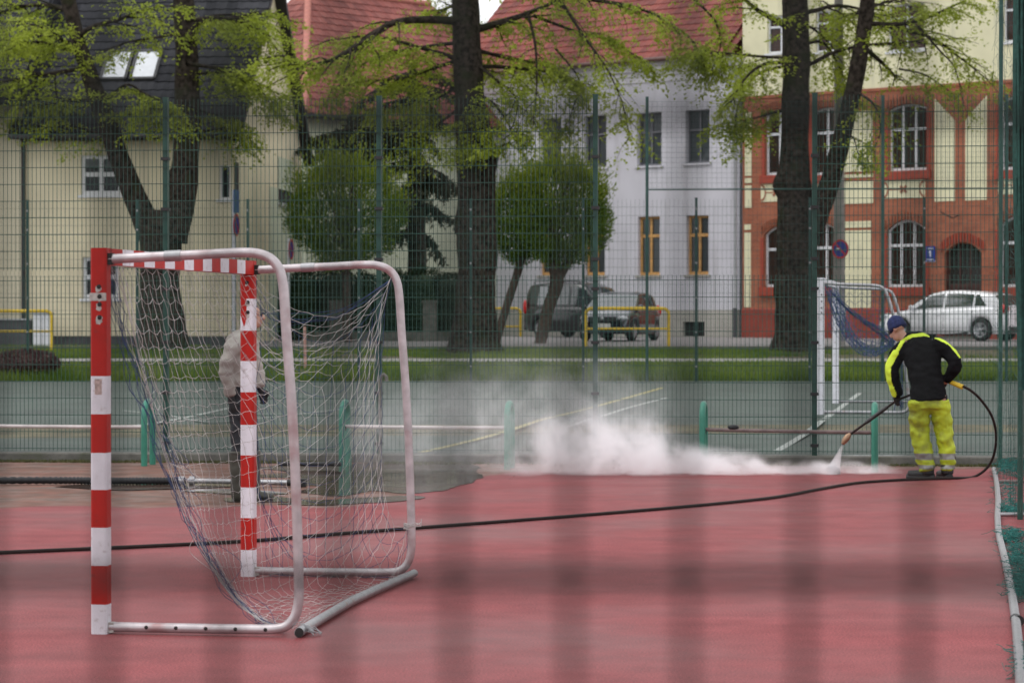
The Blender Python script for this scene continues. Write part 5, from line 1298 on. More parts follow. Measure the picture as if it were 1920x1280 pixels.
MB().box(XD(575,73.2), XD(860,73.2), 73.1, 73.3, .8, ZD(622,73.2)).build('wall', m_conc, gw_)
for px in (632, 806):
    a = XD(px,73.2); MB().box(a-.2, a+.2, 73.0, 73.4, .8, ZD(568,73.2)).box(a-.23, a+.23, 72.97, 73.43, ZD(568,73.2)+.001, ZD(563,73.2)).build('pillar', m_conc, gw_)
# climbing shoots on the trunks' feet
# ================================================================== CARS
m_tyre = M('tyre_rubber', (.018,.018,.019), .75, var=.15); m_rim = M('alloy_rim', (.42,.43,.45), .3, .8, var=.08)
m_lampc = M('clear_lamp', (.40,.42,.44), .12, var=.05, spec=.8); m_lampr = M('red_lamp', (.55,.012,.012), .15, var=.1, spec=.8)
m_cglass = M('car_glass', (.035,.045,.050), .05, var=.1, spec=1.0); m_cglass.node_tree.nodes['Principled BSDF'].inputs['IOR'].default_value = 1.7; m_trimb = M('black_car_trim', (.02,.02,.022), .5, var=.15)
m_plate = M('number_plate_white', (.66,.66,.62), .5, var=.05)
def car(name, label, loc, rz, S, paint):
    root = thing(name, loc, label, 'car', rz=rz); L, Wd = S['L'], S['W']
    bx, bz = zip(*S['belt']); rx, rzz = zip(*S['roof']); rw = S['rw']; ra = rw+.055
    def zbelt(x): return float(np.interp(x, bx, bz))
    def zroof(x): return float(np.interp(x, rx, rzz))
    def hw(x): return Wd/2*(1 - .20*abs(2*x/L)**5 - .02*abs(2*x/L)**2)
    xs = sorted(set(list(np.linspace(-L/2, L/2, 49)) + [a+ra*math.cos(t) for a in S['axles'] for t in np.linspace(0, math.pi, 13)]))
    mb = MB(); rings = []
    for x in xs:
        e = abs(2*x/L); zb0 = .20 + .12*max(0, e-.86)/.14; za = zb0
        for a in S['axles']:
            if abs(x-a) < ra: za = max(za, rw + math.sqrt(ra*ra-(x-a)**2))
        w = hw(x); zz = zbelt(x); zsd = max(za+.06, zz-.10 if zz > .75 else zz-.04); zm = (za+zsd)/2
        half = [(0,zb0),(w-.24,zb0),(w-.24,max(za,zb0+.001)),(w-.015,max(za,zb0+.002)),(w+.006,zm),(w-.005,zsd),(w-.05,zz-.015),(w-.16,zz+.006),(0,zz+.035)]
        rings.append([(x,-y,z) for y, z in half[::-1]] + [(x,y,z) for y, z in half[1:]])
    n = len(rings[0])
    mb.add([p for r_ in rings for p in r_], [(i*n+j, i*n+j+1, (i+1)*n+j+1, (i+1)*n+j) for i in range(len(rings)-1) for j in range(n-1)], 0, True)
    mb.add(rings[0], [tuple(range(n))]); mb.add(rings[-1], [tuple(range(n-1,-1,-1))])
    me = mb.mesh('body', [paint]); body = place('body', me, root)
    # cabin
    x0, x1 = rx[0], rx[-1]; gx = np.linspace(x0, x1, 41); tum = S.get('tum', .30)
    def side(x, t, off=0.0):
        zb_, zr_ = zbelt(x)-.01, zroof(x)-.05; h = max(.0, zr_-zb_); w = hw(x)-.055
        return (x, w - tum*h*t**1.25 + off, zb_ + h*t)
    mb = MB(); rings = []
    for x in gx:
        zr_ = zroof(x); half = [side(x, t)[1:] for t in (0,.35,.7,1)]; yt = half[-1][0]
        half += [(yt-.05, max(zr_-.012, half[-1][1])), (yt*.6, zr_+.012), (0, zr_+.022)]
        rings.append([(x,-y,z) for y, z in half] + [(x,y,z) for y, z in half[::-1][1:]])
    n = len(rings[0])
    mb.add([p for r_ in rings for p in r_], [(i*n+j+1, i*n+j, (i+1)*n+j, (i+1)*n+j+1) for i in range(len(rings)-1) for j in range(n-1)], 0, True)
    cab = place('cabin', mb.mesh('cabin', [S.get('cabmat', paint)]), root)
    for (xb0, xb1, xt0, xt1) in S['side_glass']:
        for sgn in (1,-1):
            m = MB(); k = 10; vs = []
            for i in range(k+1):
                f = i/k
                for t in (.10,.5,.93):
                    xb = xb0+(xb1-xb0)*f; xt = xt0+(xt1-xt0)*f; p = side(xb+(xt-xb)*t, t, .008); vs.append((p[0], sgn*p[1], p[2]))
            m.add(vs, [(3*i+j, 3*i+3+j, 3*i+4+j, 3*i+1+j) for i in range(k) for j in range(2)], 0, True)
            place('side_window', m.mesh('side_window', m_cglass), cab)
    for nm, (xa, xb) in (('windscreen', S['wind']), ('rear_window', S['rear'])):
        m = MB(); k = 8; vs = []
        for i in range(k+1):
            x = xa+(xb-xa)*i/k; yt = side(x, 1)[1]-.03; zr_ = zroof(x)
            for f in (-1,-.6,0,.6,1): vs.append((x + (.012 if nm == 'windscreen' else -.012), f*yt, zr_ + .026 - .03*abs(f)**2.5))
        m.add(vs, [(5*i+j, 5*i+5+j, 5*i+6+j, 5*i+1+j) for i in range(k) for j in range(4)], 0, True)
        place(nm, m.mesh(nm, m_cglass), cab)
    # wheels
    for a in S['axles']:
        for sgn in (1,-1):
            yc = sgn*(hw(a)-.11); m = MB(); m.lathe([(rw*.66,-.09),(rw*.92,-.10),(rw,-.07),(rw,.07),(rw*.92,.10),(rw*.66,.09)], 26, (0,0,0), 'y')
            wh = place('wheel', m.mesh('wheel', m_tyre), root, (a, yc, rw))
            m = MB(); s = sgn; m.lathe([(rw*.67,s*.088),(rw*.60,s*.095),(rw*.58,s*.03),(rw*.1,s*.03)], 26, (0,0,0), 'y')
            for k in range(5):
                t = 2*math.pi*k/5+.3
                for dt in (-.16,.16): m.bar((rw*.10*math.cos(t), s*.075, rw*.10*math.sin(t)), (rw*.60*math.cos(t+dt), s*.085, rw*.60*math.sin(t+dt)), .045, .03)
            m.lathe([(0,s*.10),(rw*.16,s*.095),(rw*.18,s*.06)], 12, (0,0,0), 'y')
            place('rim', m.mesh('rim', m_rim), wh)
            m = MB(); m.lathe([(0,-s*.02),(rw*.62,-s*.02)], 20, (0,0,0), 'y'); place('brake_disc', m.mesh('brake_disc', m_trimb), wh)
    # lamps, grille, plates, mirrors, handles, sill
    def lamp(nm, c, r, mat):
        m = MB(); m.lathe([(.02*i, 0) for i in range(1)] + [(math.sin(t), -math.cos(t)) for t in np.linspace(.05, math.pi-.05, 9)], 14)
        m.v = [(c[0]+x*r[0], c[1]+y*r[1], c[2]+z*r[2]) for x, y, z in m.v]; place(nm, m.mesh(nm, mat), root)
    for sgn in (1,-1):
        fx, fy, fz, a, b, c = S['head']; lamp('headlight', (fx, sgn*fy, fz), (a,b,c), m_lampc)
        fx, fy, fz, a, b, c = S['tail']; lamp('tail_light', (fx, sgn*fy, fz), (a,b,c), m_lampr)
        mx = S['side_glass'][-1][1]-.05 if S['side_glass'][-1][1] > 0 else S['side_glass'][0][1]; q = side(mx, .12)
        lamp('mirror', (mx+.05, sgn*(q[1]+.10), q[2]+.05), (.07,.10,.075), S.get('mirror', paint))
        for hx in S['handles']: place('door_handle', MB().box(hx-.09, hx+.09, sgn*(hw(hx)-.002)-.012, sgn*(hw(hx)-.002)+.014, zbelt(hx)-.19, zbelt(hx)-.155).mesh('door_handle', S.get('mirror', paint)), body)
        for dx in S['seams']: place('door_seam', MB().box(dx-.006, dx+.006, sgn*hw(dx)-.004, sgn*hw(dx)+.0065, .34, zbelt(dx)-.1).mesh('door_seam', m_trimb), body)
        place('sill', MB().box(S['axles'][0]+ra, S['axles'][1]-ra, sgn*(Wd/2-.05)-.03, sgn*(Wd/2-.05)+.035, .185, .27).mesh('sill', m_trimb), body)
    ex = L/2
    place('grille', MB().box(ex-.09, ex+.012, -.42, .42, .56, .70).mesh('grille', m_trimb), root); place('front_bumper', MB().box(ex-.12, ex+.010, -.62, .62, .22, .42).mesh('front_bumper', S.get('bumper', m_trimb)), root)
    place('number_plate', MB().box(ex+.011, ex+.022, -.26, .26, .40, .51).mesh('number_plate', m_plate), root)
    place('badge', MB().lathe([(0,ex+.02),(.045,ex+.018),(.05,ex+.012)], 12, (0,0,.655), 'x').mesh('badge', m_rim), root)
    place('rear_bumper', MB().box(-ex-.012, -ex+.14, -.66, .66, .24, .42).mesh('rear_bumper', m_trimb), root)
    place('number_plate', MB().box(-ex-.024, -ex-.0125, -.26, .26, .60, .71).mesh('number_plate', m_plate), root)
    for k in S.get('rails', []):
        for sgn in (1,-1): place('roof_rail', MB().tube(spline([(k[0], sgn*.56, zroof(k[0])+.01), (k[0]+.12, sgn*.56, zroof(0)+.07), (k[1]-.12, sgn*.56, zroof(0)+.07), (k[1], sgn*.56, zroof(k[1])+.01)], 4), .014, 6).mesh('roof_rail', m_trimb), cab)
    return root
p_white = M('white_car_paint', (.80,.81,.84), .28, var=.02, coat=1.0); p_grey = M('grey_car_paint', (.026,.026,.028), .32, .5, var=.05, coat=1.0); p_navy = M('dark_blue_car_paint', (.022,.026,.036), .26, .6, var=.05, coat=1.0)
e_ = Vector((math.cos(R(38.45)), -math.sin(R(38.45)), 0)); n_ = Vector((math.sin(R(38.45)), math.cos(R(38.45)), 0))
hatch = dict(L=4.26, W=1.79, rw=.325, axles=(-1.30,1.33), belt=[(-2.13,.86),(-2.0,.98),(-1.5,1.0),(-.5,.96),(.7,.92),(.95,.92),(1.4,.86),(1.85,.76),(2.05,.66),(2.13,.55)],
             roof=[(-2.02,.98),(-1.86,1.16),(-1.66,1.34),(-1.2,1.43),(-.5,1.47),(.0,1.465),(.35,1.40),(.75,1.20),(1.12,.93)],
             side_glass=[(-1.52,-1.10,-1.20,-1.12),(-1.04,-.16,-1.06,-.16),(-.08,.92,-.08,.42)], wind=(.36,1.08), rear=(-1.98,-1.68), head=(1.86,.66,.72,.26,.15,.09), tail=(-1.99,.70,.93,.16,.16,.13), handles=(-.95,.05), seams=(-1.05,-.12,.95), bumper=None)
hatch['bumper'] = p_white
car('white_car', 'white hatchback parked before the brick house at right', (13.09, 74.2, zt(74.2)+.012), math.atan2(-e_.y, -e_.x), hatch, p_white)
small = dict(L=3.85, W=1.68, rw=.295, axles=(-1.18,1.25), belt=[(-1.92,.80),(-1.8,.95),(-1.4,.97),(-.4,.94),(.6,.92),(.9,.93),(1.35,.86),(1.7,.74),(1.85,.62),(1.92,.50)],
             roof=[(-1.82,.96),(-1.70,1.15),(-1.52,1.33),(-1.1,1.41),(-.4,1.44),(.05,1.42),(.38,1.34),(.72,1.14),(1.08,.93)],
             side_glass=[(-1.45,-1.0,-1.2,-1.02),(-.94,-.10,-.96,-.10),(-.02,.86,-.02,.40)], wind=(.36,1.04), rear=(-1.80,-1.54), head=(1.655,.565,.655,.20,.18,.085), tail=(-1.80,.66,.88,.12,.12,.18), handles=(-.9,.05), seams=(-.98,-.06,.9), bumper=p_navy)
car('dark_hatchback', 'dark blue small hatchback parked nose forward behind the yellow barrier', (3.21, 74.35, zt(74.35)+.012), math.atan2(-.948, -.317), small, p_navy)
van = dict(L=4.15, W=1.73, rw=.30, axles=(-1.28,1.36), tum=.16, belt=[(-2.07,.92),(-2.02,1.04),(-1.2,1.04),(.0,1.03),(.9,1.02),(1.15,1.02),(1.5,.95),(1.85,.80),(2.0,.66),(2.07,.52)],
           roof=[(-2.05,1.04),(-2.0,1.5),(-1.9,1.74),(-1.6,1.80),(-.4,1.82),(.25,1.79),(.55,1.68),(.9,1.36),(1.24,1.03)],
           side_glass=[(-1.80,-1.02,-1.74,-1.02),(-.92,-.10,-.92,-.10),(.0,1.02,.0,.52)], wind=(.58,1.2), rear=(-2.045,-1.95), head=(1.82,.62,.70,.16,.16,.10), tail=(-1.99,.72,1.02,.075,.075,.24), handles=(-.75,.15), seams=(-.97,-.05,1.0), rails=[(-1.7,.15)], bumper=m_trimb)
car('grey_van', 'dark grey high roofed van with roof rails parked along the grey house', (2.45, 83.8, zt(83.8)+.012), math.atan2(e_.y, e_.x), van, p_grey)

# ================================================================== PEOPLE
def tubes_remesh(name, chains, voxel, mats, parent, matfn=None, wrinkle=0.0, wscale=14.0, smooth=6, seed=0):
    """union of tapered limbs grown into ONE continuous surface; chains = (points, (rx, ry) list)"""
    mb = MB()
    for pts, rad in chains:
        P = spline(pts, 5); m = len(P); t = np.linspace(0, 1, m); tk = np.linspace(0, 1, len(rad))
        ra = np.interp(t, tk, [r_[0] if hasattr(r_, '__len__') else r_ for r_ in rad]); rb = np.interp(t, tk, [r_[1] if hasattr(r_, '__len__') else r_ for r_ in rad])
        n = 14; vs = []; prev = None
        for i, p in enumerate(P):
            d = (P[min(i+1,m-1)]-P[max(i-1,0)]).normalized(); ref = Vector((1,0,0)) if abs(d.x) < .8 else Vector((0,0,1))
            a = (ref - d*ref.dot(d)).normalized(); b = d.cross(a)
            for j in range(n): th = 2*math.pi*j/n; vs.append(p + a*math.cos(th)*ra[i] + b*math.sin(th)*rb[i])
        s0, s1 = P[0]-(P[1]-P[0]).normalized()*min(ra[0],rb[0])*.5, P[-1]+(P[-1]-P[-2]).normalized()*min(ra[-1],rb[-1])*.5
        k = len(vs); vs += [s0, s1]
        fs = [(i*n+j, i*n+(j+1)%n, (i+1)*n+(j+1)%n, (i+1)*n+j) for i in range(m-1) for j in range(n)] + [(k,(j+1)%n,j) for j in range(n)] + [(k+1,(m-1)*n+j,(m-1)*n+(j+1)%n) for j in range(n)]
        mb.add(vs, fs)
    me0 = mb.mesh('tmp', mats); o = bpy.data.objects.new('tmp', me0); COL.objects.link(o)
    rm = o.modifiers.new('r', 'REMESH'); rm.mode = 'VOXEL'; rm.voxel_size = voxel
    sm = o.modifiers.new('s', 'SMOOTH'); sm.iterations = smooth; sm.factor = .5
    dg = bpy.context.evaluated_depsgraph_get(); me = bpy.data.meshes.new_from_object(o.evaluated_get(dg)); me.name = name
    bpy.data.objects.remove(o); bpy.data.meshes.remove(me0)
    me.materials.clear()
    for m_ in mats: me.materials.append(m_)
    if wrinkle:
        for v in me.vertices:
            c = v.co; a = mnoise.noise(Vector((c.x*wscale*.7, c.y*wscale*.7, c.z*wscale*1.5+seed))) + .5*mnoise.noise(Vector((c.x*wscale*2, c.y*wscale*2, c.z*wscale*2.6+seed)))
            v.co = c + v.normal*wrinkle*a
    for p in me.polygons:
        p.use_smooth = True
        if matfn: p.material_index = matfn(p.center, p.normal)
    me.update(); return place(name, me, parent)
m_skin = M('skin', (.42,.24,.17), .55, var=.08, scale=20); m_hair = M('grey_hair', (.12,.10,.09), .8, var=.3, scale=60)
m_jack = M('black_fleece', (.007,.007,.008), .95, var=.25, scale=12, spec=.1); m_hv = M('hi_vis_lime', (.50,.66,.03), .7, var=.08, scale=6)
m_trou = M('hi_vis_trousers', (.38,.46,.014), .6, var=.18, scale=7, dirt=(.20,.21,.03), dirt_lo=.53, dirt_scale=6); m_refl = M('reflective_tape', (.24,.24,.22), .45, .3, var=.12)
m_boot = M('black_boot', (.013,.013,.014), .5, var=.2); m_beanie = M('navy_knit', (.012,.02,.075), .95, var=.3, scale=40); m_glove = M('dark_glove', (.015,.015,.017), .8)
m_jk2 = M('beige_jacket', (.34,.32,.29), .85, var=.12, scale=8, dirt=(.22,.20,.17), dirt_lo=.55, dirt_scale=5); m_jean = M('dark_trousers', (.018,.020,.026), .85, var=.25, scale=8); m_wader = M('olive_rubber_boot', (.05,.048,.036), .5, var=.2)

def hand(wr, d, side, curl, size=1.0):
    """five finger chains from a palm: wr wrist, d direction, side thumb side, curl direction fingers bend to"""
    d = Vector(d).normalized(); s = Vector(side).normalized(); c = Vector(curl).normalized(); ch = []; z = size
    pc = Vector(wr)+d*.05*z; ch.append(([Vector(wr), Vector(wr)+d*.03*z, pc, Vector(wr)+d*.088*z], [.024*z,(.036*z,.02*z),(.042*z,.019*z),(.040*z,.016*z)]))
    for k, ln in enumerate((.066,.076,.071,.056)):
        b = Vector(wr)+d*.085*z + s*(.030-.020*k)*z; l = ln*z
        ch.append(([b, b+d*l*.45+c*l*.15, b+d*l*.65+c*l*.5, b+d*l*.5+c*l*.85], [.0095*z,.009*z,.0085*z,.0075*z]))
    b = Vector(wr)+d*.03*z+s*.03*z; ch.append(([b, b+s*.025*z+d*.02*z, b+s*.03*z+d*.045*z+c*.02*z, b+s*.02*z+d*.06*z+c*.04*z], [.012*z,.011*z,.010*z,.008*z]))
    return ch
def head_chains(c, face, up, s=1.0):
    """skull, jaw, nose and ears; face = looking direction"""
    c = Vector(c); f = Vector(face).normalized(); u = (Vector(up)-f*f.dot(Vector(up))).normalized(); r_ = f.cross(u)
    ch = [([c-u*.03*s-f*.015*s, c+u*.02*s-f*.01*s, c+u*.075*s-f*.01*s], [(.068*s,.085*s),(.074*s,.094*s),(.058*s,.075*s)]),
          ([c-u*.02*s+f*.03*s, c-u*.075*s+f*.045*s, c-u*.105*s+f*.05*s], [(.058*s,.055*s),(.048*s,.046*s),(.030*s,.028*s)]),
          ([c+u*.015*s+f*.088*s, c-u*.012*s+f*.108*s, c-u*.028*s+f*.100*s], [.010*s,.014*s,.013*s])]
    for sg in (1,-1): ch.append(([c+r_*sg*.074*s-u*.03*s-f*.01*s, c+r_*sg*.084*s+u*.012*s-f*.018*s], [.013*s,.016*s]))
    return ch
def face_bits(parent, c, face, up, s=1.0):
    c = Vector(c); f = Vector(face).normalized(); u = (Vector(up)-f*f.dot(Vector(up))).normalized(); r_ = f.cross(u)
    for sg in (1,-1):
        m = MB(); m.lathe([(math.sin(t)*.012*s, -math.cos(t)*.012*s) for t in np.linspace(.1, math.pi-.1, 6)], 8, tuple(c+f*.083*s+u*.012*s+r_*sg*.032*s)); place('eye', m.mesh('eye', m_dark), parent)
        m = MB(); m.tube([c+f*.092*s+u*.030*s+r_*sg*.018*s, c+f*.086*s+u*.034*s+r_*sg*.048*s], .005*s, 5); place('eyebrow', m.mesh('eyebrow', m_hair), parent)
    m = MB(); m.tube([c+f*.088*s-u*.062*s-r_*.022*s, c+f*.095*s-u*.064*s, c+f*.088*s-u*.062*s+r_*.022*s], .005*s, 5); place('mouth', m.mesh('mouth', M('lips', (.30,.12,.10), .5)), parent)

# ---------------------------------------------------------------- worker with the lance
s1 = 177.0
w1_ = thing('person', (XD(1750,26.6), 26.6, 0), 'worker in black and lime jacket and yellow trousers, bending with a washer lance', 'person')
def q(px, py, y=0.0): return Vector(((px-1750)/s1, y, (898-py)/s1))
hip_l, hip_r = q(1726,742,.0), q(1762,742,.0); kn_l, kn_r = q(1727,820,.05), q(1772,820,.03); an_l, an_r = q(1740,880,.0), q(1777,882,.02)
pel, chest, neck = q(1743,742,.02), q(1735,668,.20), q(1709,640,.30); hd = q(1692,618,.36); fdir = Vector((-.55,.45,-.55)); updir = Vector((-.35,.35,.85))
sh_l, el_l, wr_l = q(1690,662,.22), q(1679,706,.20), q(1689,738,.24); sh_r, el_r, wr_r = q(1770,652,.17), q(1792,683,.02), q(1777,712,.12)
ch = [([pel, q(1740,705,.08), chest, q(1724,648,.27)], [(.14,.10),(.14,.10),(.16,.11),(.11,.09)]), ([q(1722,650,.27), neck, hd], [.065,.055,.05]),
      ([hip_l, kn_l, an_l, q(1738,892,.0)], [.085,.058,.042,.04]), ([hip_r, kn_r, an_r, q(1777,892,.02)], [.085,.058,.042,.04]),
      ([sh_l, el_l, wr_l], [.055,.043,.030]), ([sh_r, el_r, wr_r], [.055,.043,.030])] + head_chains(hd, fdir, updir)
ch += hand(wr_l, (.0,.25,-1), (-.6,-.6,0), (.5,.8,-.2)) + hand(wr_r, (-.2,.6,-.7), (-1,0,.2), (-.5,.5,.2))
body = tubes_remesh('body', ch, .0085, [m_skin, m_glove], w1_, lambda c, n: 1 if (c.z < 1.0 and c.z > .75 and (c.x < -.3 or c.x > .12)) else 0, smooth=3)
face_bits(body, hd, fdir, updir)
def jm(c, n):
    def near(pl, d):                                              # lime piping along the sleeve and over the shoulders
        for (ax, az), (bx, bz) in zip(pl, pl[1:]):
            ex, ez = bx-ax, bz-az; t = max(0, min(1, ((c.x-ax)*ex+(c.z-az)*ez)/(ex*ex+ez*ez)))
            if math.hypot(c.x-ax-ex*t, c.z-az-ez*t) < d: return True
        return False
    L1 = [((x-1750)/177, (898-z)/177) for x, z in ((1683,662),(1697,641),(1716,630),(1737,627),(1757,631),(1784,645),(1800,668))]
    L2 = [((x-1750)/177, (898-z)/177) for x, z in ((1683,662),(1668,688),(1669,716),(1680,742))]
    if near(L1, .017) or (near(L2, .033) and n.x < .35): return 1
    return 0
jch = [([q(1742,752,.01), q(1741,742,.02), q(1740,722,.05), q(1736,690,.12), q(1733,663,.20), q(1728,645,.27), q(1716,637,.31)], [(.208,.165),(.196,.155),(.182,.145),(.185,.145),(.205,.14),(.155,.12),(.085,.078)]),
       ([q(1704,650,.25), sh_l, q(1680,684,.21), el_l, q(1684,724,.22), q(1690,744,.24)], [.085,.088,.080,.074,.066,.056]),
       ([q(1755,648,.2), sh_r, q(1784,664,.10), el_r, q(1786,700,.06), q(1778,714,.11)], [.085,.088,.080,.075,.064,.055]),
       ([q(1716,640,.31), q(1706,632,.33)], [.082,.072])]
jk = tubes_remesh('jacket', jch, .011, [m_jack, m_hv, m_refl], w1_, jm, .013, 9.0, 4)
def tm_(c, n):
    if .205 < c.z < .27 or .105 < c.z < .150: return 1
    return 0
tch = [([q(1742,728,.03), q(1742,750,.02), q(1742,765,.02)], [(.15,.11),(.19,.145),(.20,.15)]),
       ([q(1724,752,.01), q(1725,790,.04), kn_l, q(1734,855,.03), q(1740,881,.0)], [.118,.108,.100,.098,.092]), ([q(1762,752,.01), q(1768,790,.03), kn_r, q(1777,855,.03), q(1778,881,.02)], [.112,.104,.095,.090,.082])]
tubes_remesh('trousers', tch, .011, [m_trou, m_refl], w1_, tm_, .022, 8.0, 2, seed=5)
for a, toe in ((q(1740,880,.0), Vector((-.195,.06,0))), (q(1777,882,.02), Vector((-.05,.20,0)))):
    g = Vector((a.x, a.y, .045)); bt = tubes_remesh('boot', [([a+Vector((0,0,.06)), a+Vector((0,0,-.02)), Vector((a.x,a.y,.055))], [.072,.068,.066]), ([g-toe*.15, g+toe*.5, g+toe*1.0], [(.05,.045),(.05,.042),(.042,.034)])], .008, [m_boot], w1_, smooth=2)
    place('sole', MB().tube([Vector((g.x,g.y,.012))-toe*.35, Vector((g.x,g.y,.012))+toe*.4, Vector((g.x,g.y,.012))+toe*1.1], [.045,.046,.036], 8).mesh('sole', m_black), bt)
up_ = updir.normalized(); fd = fdir.normalized()
hc = hd + up_*.035 - fd*.015
tubes_remesh('beanie', [([hc-up_*.03, hc+up_*.02, hc+up_*.07, hc+up_*.105], [(.098,.104),(.100,.106),(.086,.09),(.045,.05)]), ([hc-up_*.035, hc-up_*.005], [(.104,.110),(.105,.111)])], .009, [m_beanie], w1_, None, .004, 40, 2)
# the lance in his hands
ln = thing('washer_lance', w1_.location + q(1690,746,.30), 'dark pressure washer lance with yellow grip held by the bent worker', 'lance')
base1 = Vector(w1_.location)
def wq(*a): return base1 + q(*a)
MB().tube([wq(1783,716,.20), wq(1740,732,.26), wq(1690,752,.30), wq(1602,818,.36)], .013, 8).build('pipe', m_hose, ln)
MB().tube([wq(1672,765,.31), wq(1632,795,.34)], .021, 8).build('sleeve', m_black, ln)
MB().tube([wq(1603,816,.36), wq(1598,822,.362), wq(1592,830,.365), wq(1588,836,.366)], [.016,.036,.034,.018], 10).build('nozzle', M('brass_nozzle', (.30,.19,.12), .4, .6, var=.15), ln)
MB().tube([wq(1784,716,.10), wq(1806,726,.02)], [.024,.028], 10).build('grip', m_yellow, ln)
MB().tube([wq(1783,717,.20), wq(1785,717,.10)], .016, 8).build('elbow', m_black, ln)

# ---------------------------------------------------------------- worker standing behind the goal post
s2 = 200.0; w2_ = thing('person', (XD(455,23.4), 23.4, 0), 'worker in beige jacket and dark trousers standing behind the far goal post', 'person')
def k2(px, py, y=0.0): return Vector(((px-455)/s2, y, (938-py)/s2))
hd2 = k2(474,592,.02); f2, u2 = Vector((1,-.1,-.12)), Vector((.08,0,1))
pel2, ch2, nk2 = k2(452,720), k2(452,650), k2(460,622)
ch = [([pel2, k2(448,690), ch2, k2(457,632)], [(.11,.15),(.11,.15),(.12,.17),(.08,.11)]), ([k2(456,632), nk2, hd2], [.065,.055,.05]),
      ([k2(450,725,-.09), k2(452,828,-.09), k2(447,920,-.10)], [.085,.06,.045]), ([k2(454,725,.09), k2(464,828,.10), k2(474,918,.12)], [.085,.06,.045]),
      ([k2(446,650,-.18), k2(429,700,-.24), k2(439,748,-.21)], [.055,.043,.03]), ([k2(462,650,.18), k2(474,695,.20), k2(484,730,.16)], [.055,.043,.03])] + head_chains(hd2, f2, u2)
ch += hand(k2(440,748,-.19), (.15,0,-1), (1,0,0), (.4,.8,0)) + hand(k2(484,730,.16), (.35,0,-.9), (.9,0,.3), (-.2,-.8,-.3))
b2 = tubes_remesh('body', ch, .0085, [m_skin, m_glove], w2_, lambda c, n: 1 if c.z < 1.1 and c.z > .7 else 0, smooth=3); face_bits(b2, hd2, f2, u2)
tubes_remesh('jacket', [([k2(451,725), k2(449,700), k2(449,670), k2(451,645), k2(458,628)], [(.145,.20),(.142,.205),(.148,.205),(.14,.20),(.09,.11)]),
    ([k2(450,640,-.12), k2(440,656,-.21), k2(429,695,-.25), k2(438,738,-.22)], [.085,.080,.068,.052]), ([k2(460,640,.12), k2(465,655,.20), k2(475,695,.21), k2(484,726,.165)], [.088,.085,.075,.058])], .011, [m_jk2], w2_, None, .022, 9, 2, seed=2)
tubes_remesh('trousers', [([k2(450,716), k2(451,742)], [(.145,.19),(.14,.18)]), ([k2(450,735,-.09), k2(450,780,-.09), k2(452,828,-.09), k2(449,862,-.10)], [.105,.095,.085,.08]), ([k2(455,735,.09), k2(460,780,.10), k2(464,828,.10), k2(469,862,.11)], [.105,.095,.085,.08])], .011, [m_jean], w2_, None, .013, 11, 3, seed=8)
for x0_, y0_, xa in ((449,-.10,0),(470,.11,1)):
    a = k2(x0_-1, 846, y0_); g = k2(x0_-2+3*xa, 930, y0_); tubes_remesh('boot', [([a, k2(x0_, 880, y0_), k2(x0_-1+3*xa, 915, y0_), g], [.088,.078,.068,.06]), ([g+Vector((-.03,0,.005)), g+Vector((.09,-.01,.0)), g+Vector((.19,-.015,-.005))], [(.045,.05),(.042,.05),(.032,.042)])], .009, [m_wader], w2_, None, .004, 14, 2)
tubes_remesh('hair', [([hd2+Vector((-.05,0,-.03)), hd2+Vector((-.03,0,.05)), hd2+Vector((.02,0,.085))], [(.05,.075),(.072,.082),(.05,.065)])], .009, [m_hair], w2_, None, .006, 60, 1)
# ================================================================== STREET FURNITURE
def yellow_barrier(label, px0, px1, D, pyt, pym, pyb):
    z0 = zt(D); a, b = XD(px0,D), XD(px1,D); t = thing('yellow_barrier', ((a+b)/2, D, z0), label, 'barrier', 'yellow tube barriers by the street')
    ztop, zm = ZD(pyt,D), ZD(pym,D); rr = .16
    def arc(cx, cz, t0, t1): return [(cx+rr*math.cos(t), D, cz+rr*math.sin(t)) for t in np.linspace(t0, t1, 6)]
    MB().tube([(a,D,z0-.1),(a,D,ztop-rr)] + arc(a+rr, ztop-rr, math.pi, math.pi/2) + arc(b-rr, ztop-rr, math.pi/2, 0) + [(b,D,z0-.1)], .047, 10).build('bent_tube', m_yellow, t)
    MB().tube([(a,D,zm),(b,D,zm)], .030, 8).build('mid_rail', m_yellow, t); return t
yellow_barrier('yellow tube barrier in front of the dark hatchback', 1098, 1254, 68.6, 578, 616, 655)
yellow_barrier('yellow tube barrier before the yellow house at the left edge', -70, 97, 66.6, 583, 621, 655)
yellow_barrier('yellow tube barrier end showing behind the grey van', 900, 976, 86.5, 578, 612, 636)
# utility cabinet and dark cellar steps behind the left barrier
cb = thing('utility_cabinet', (XD(79,68.4), 68.4, zt(68.4)), 'white utility cabinet behind the yellow barrier at left', 'cabinet')
a, b = XD(63,68.4), XD(96,68.4); MB().box(a, b, 68.35, 68.75, zt(68.4)-.1, ZD(589,68.4)).build('case', m_wframe, cb)
MB().box(a-.02, b+.02, 68.32, 68.78, ZD(589,68.4)+.001, ZD(586,68.4)).build('lid', m_zinc, cb); MB().box((a+b)/2-.004, (a+b)/2+.004, 68.345, 68.3495, zt(68.4), ZD(592,68.4)).build('door_gap', m_dark, cb)
st_ = thing('grey_bin_store', (XD(25,68.6), 68.6, zt(68.6)), 'low dark grey box behind the yellow barrier, left of the cabinet', 'box')
MB().box(XD(-40,68.6), XD(58,68.6), 68.5, 68.9, zt(68.6)-.1, ZD(600,68.6)).build('case', m_dgrey, st_); MB().box(XD(-42,68.6), XD(59,68.6), 68.45, 68.92, ZD(600,68.6)+.001, ZD(597,68.6)).build('lid', m_zinc, st_)

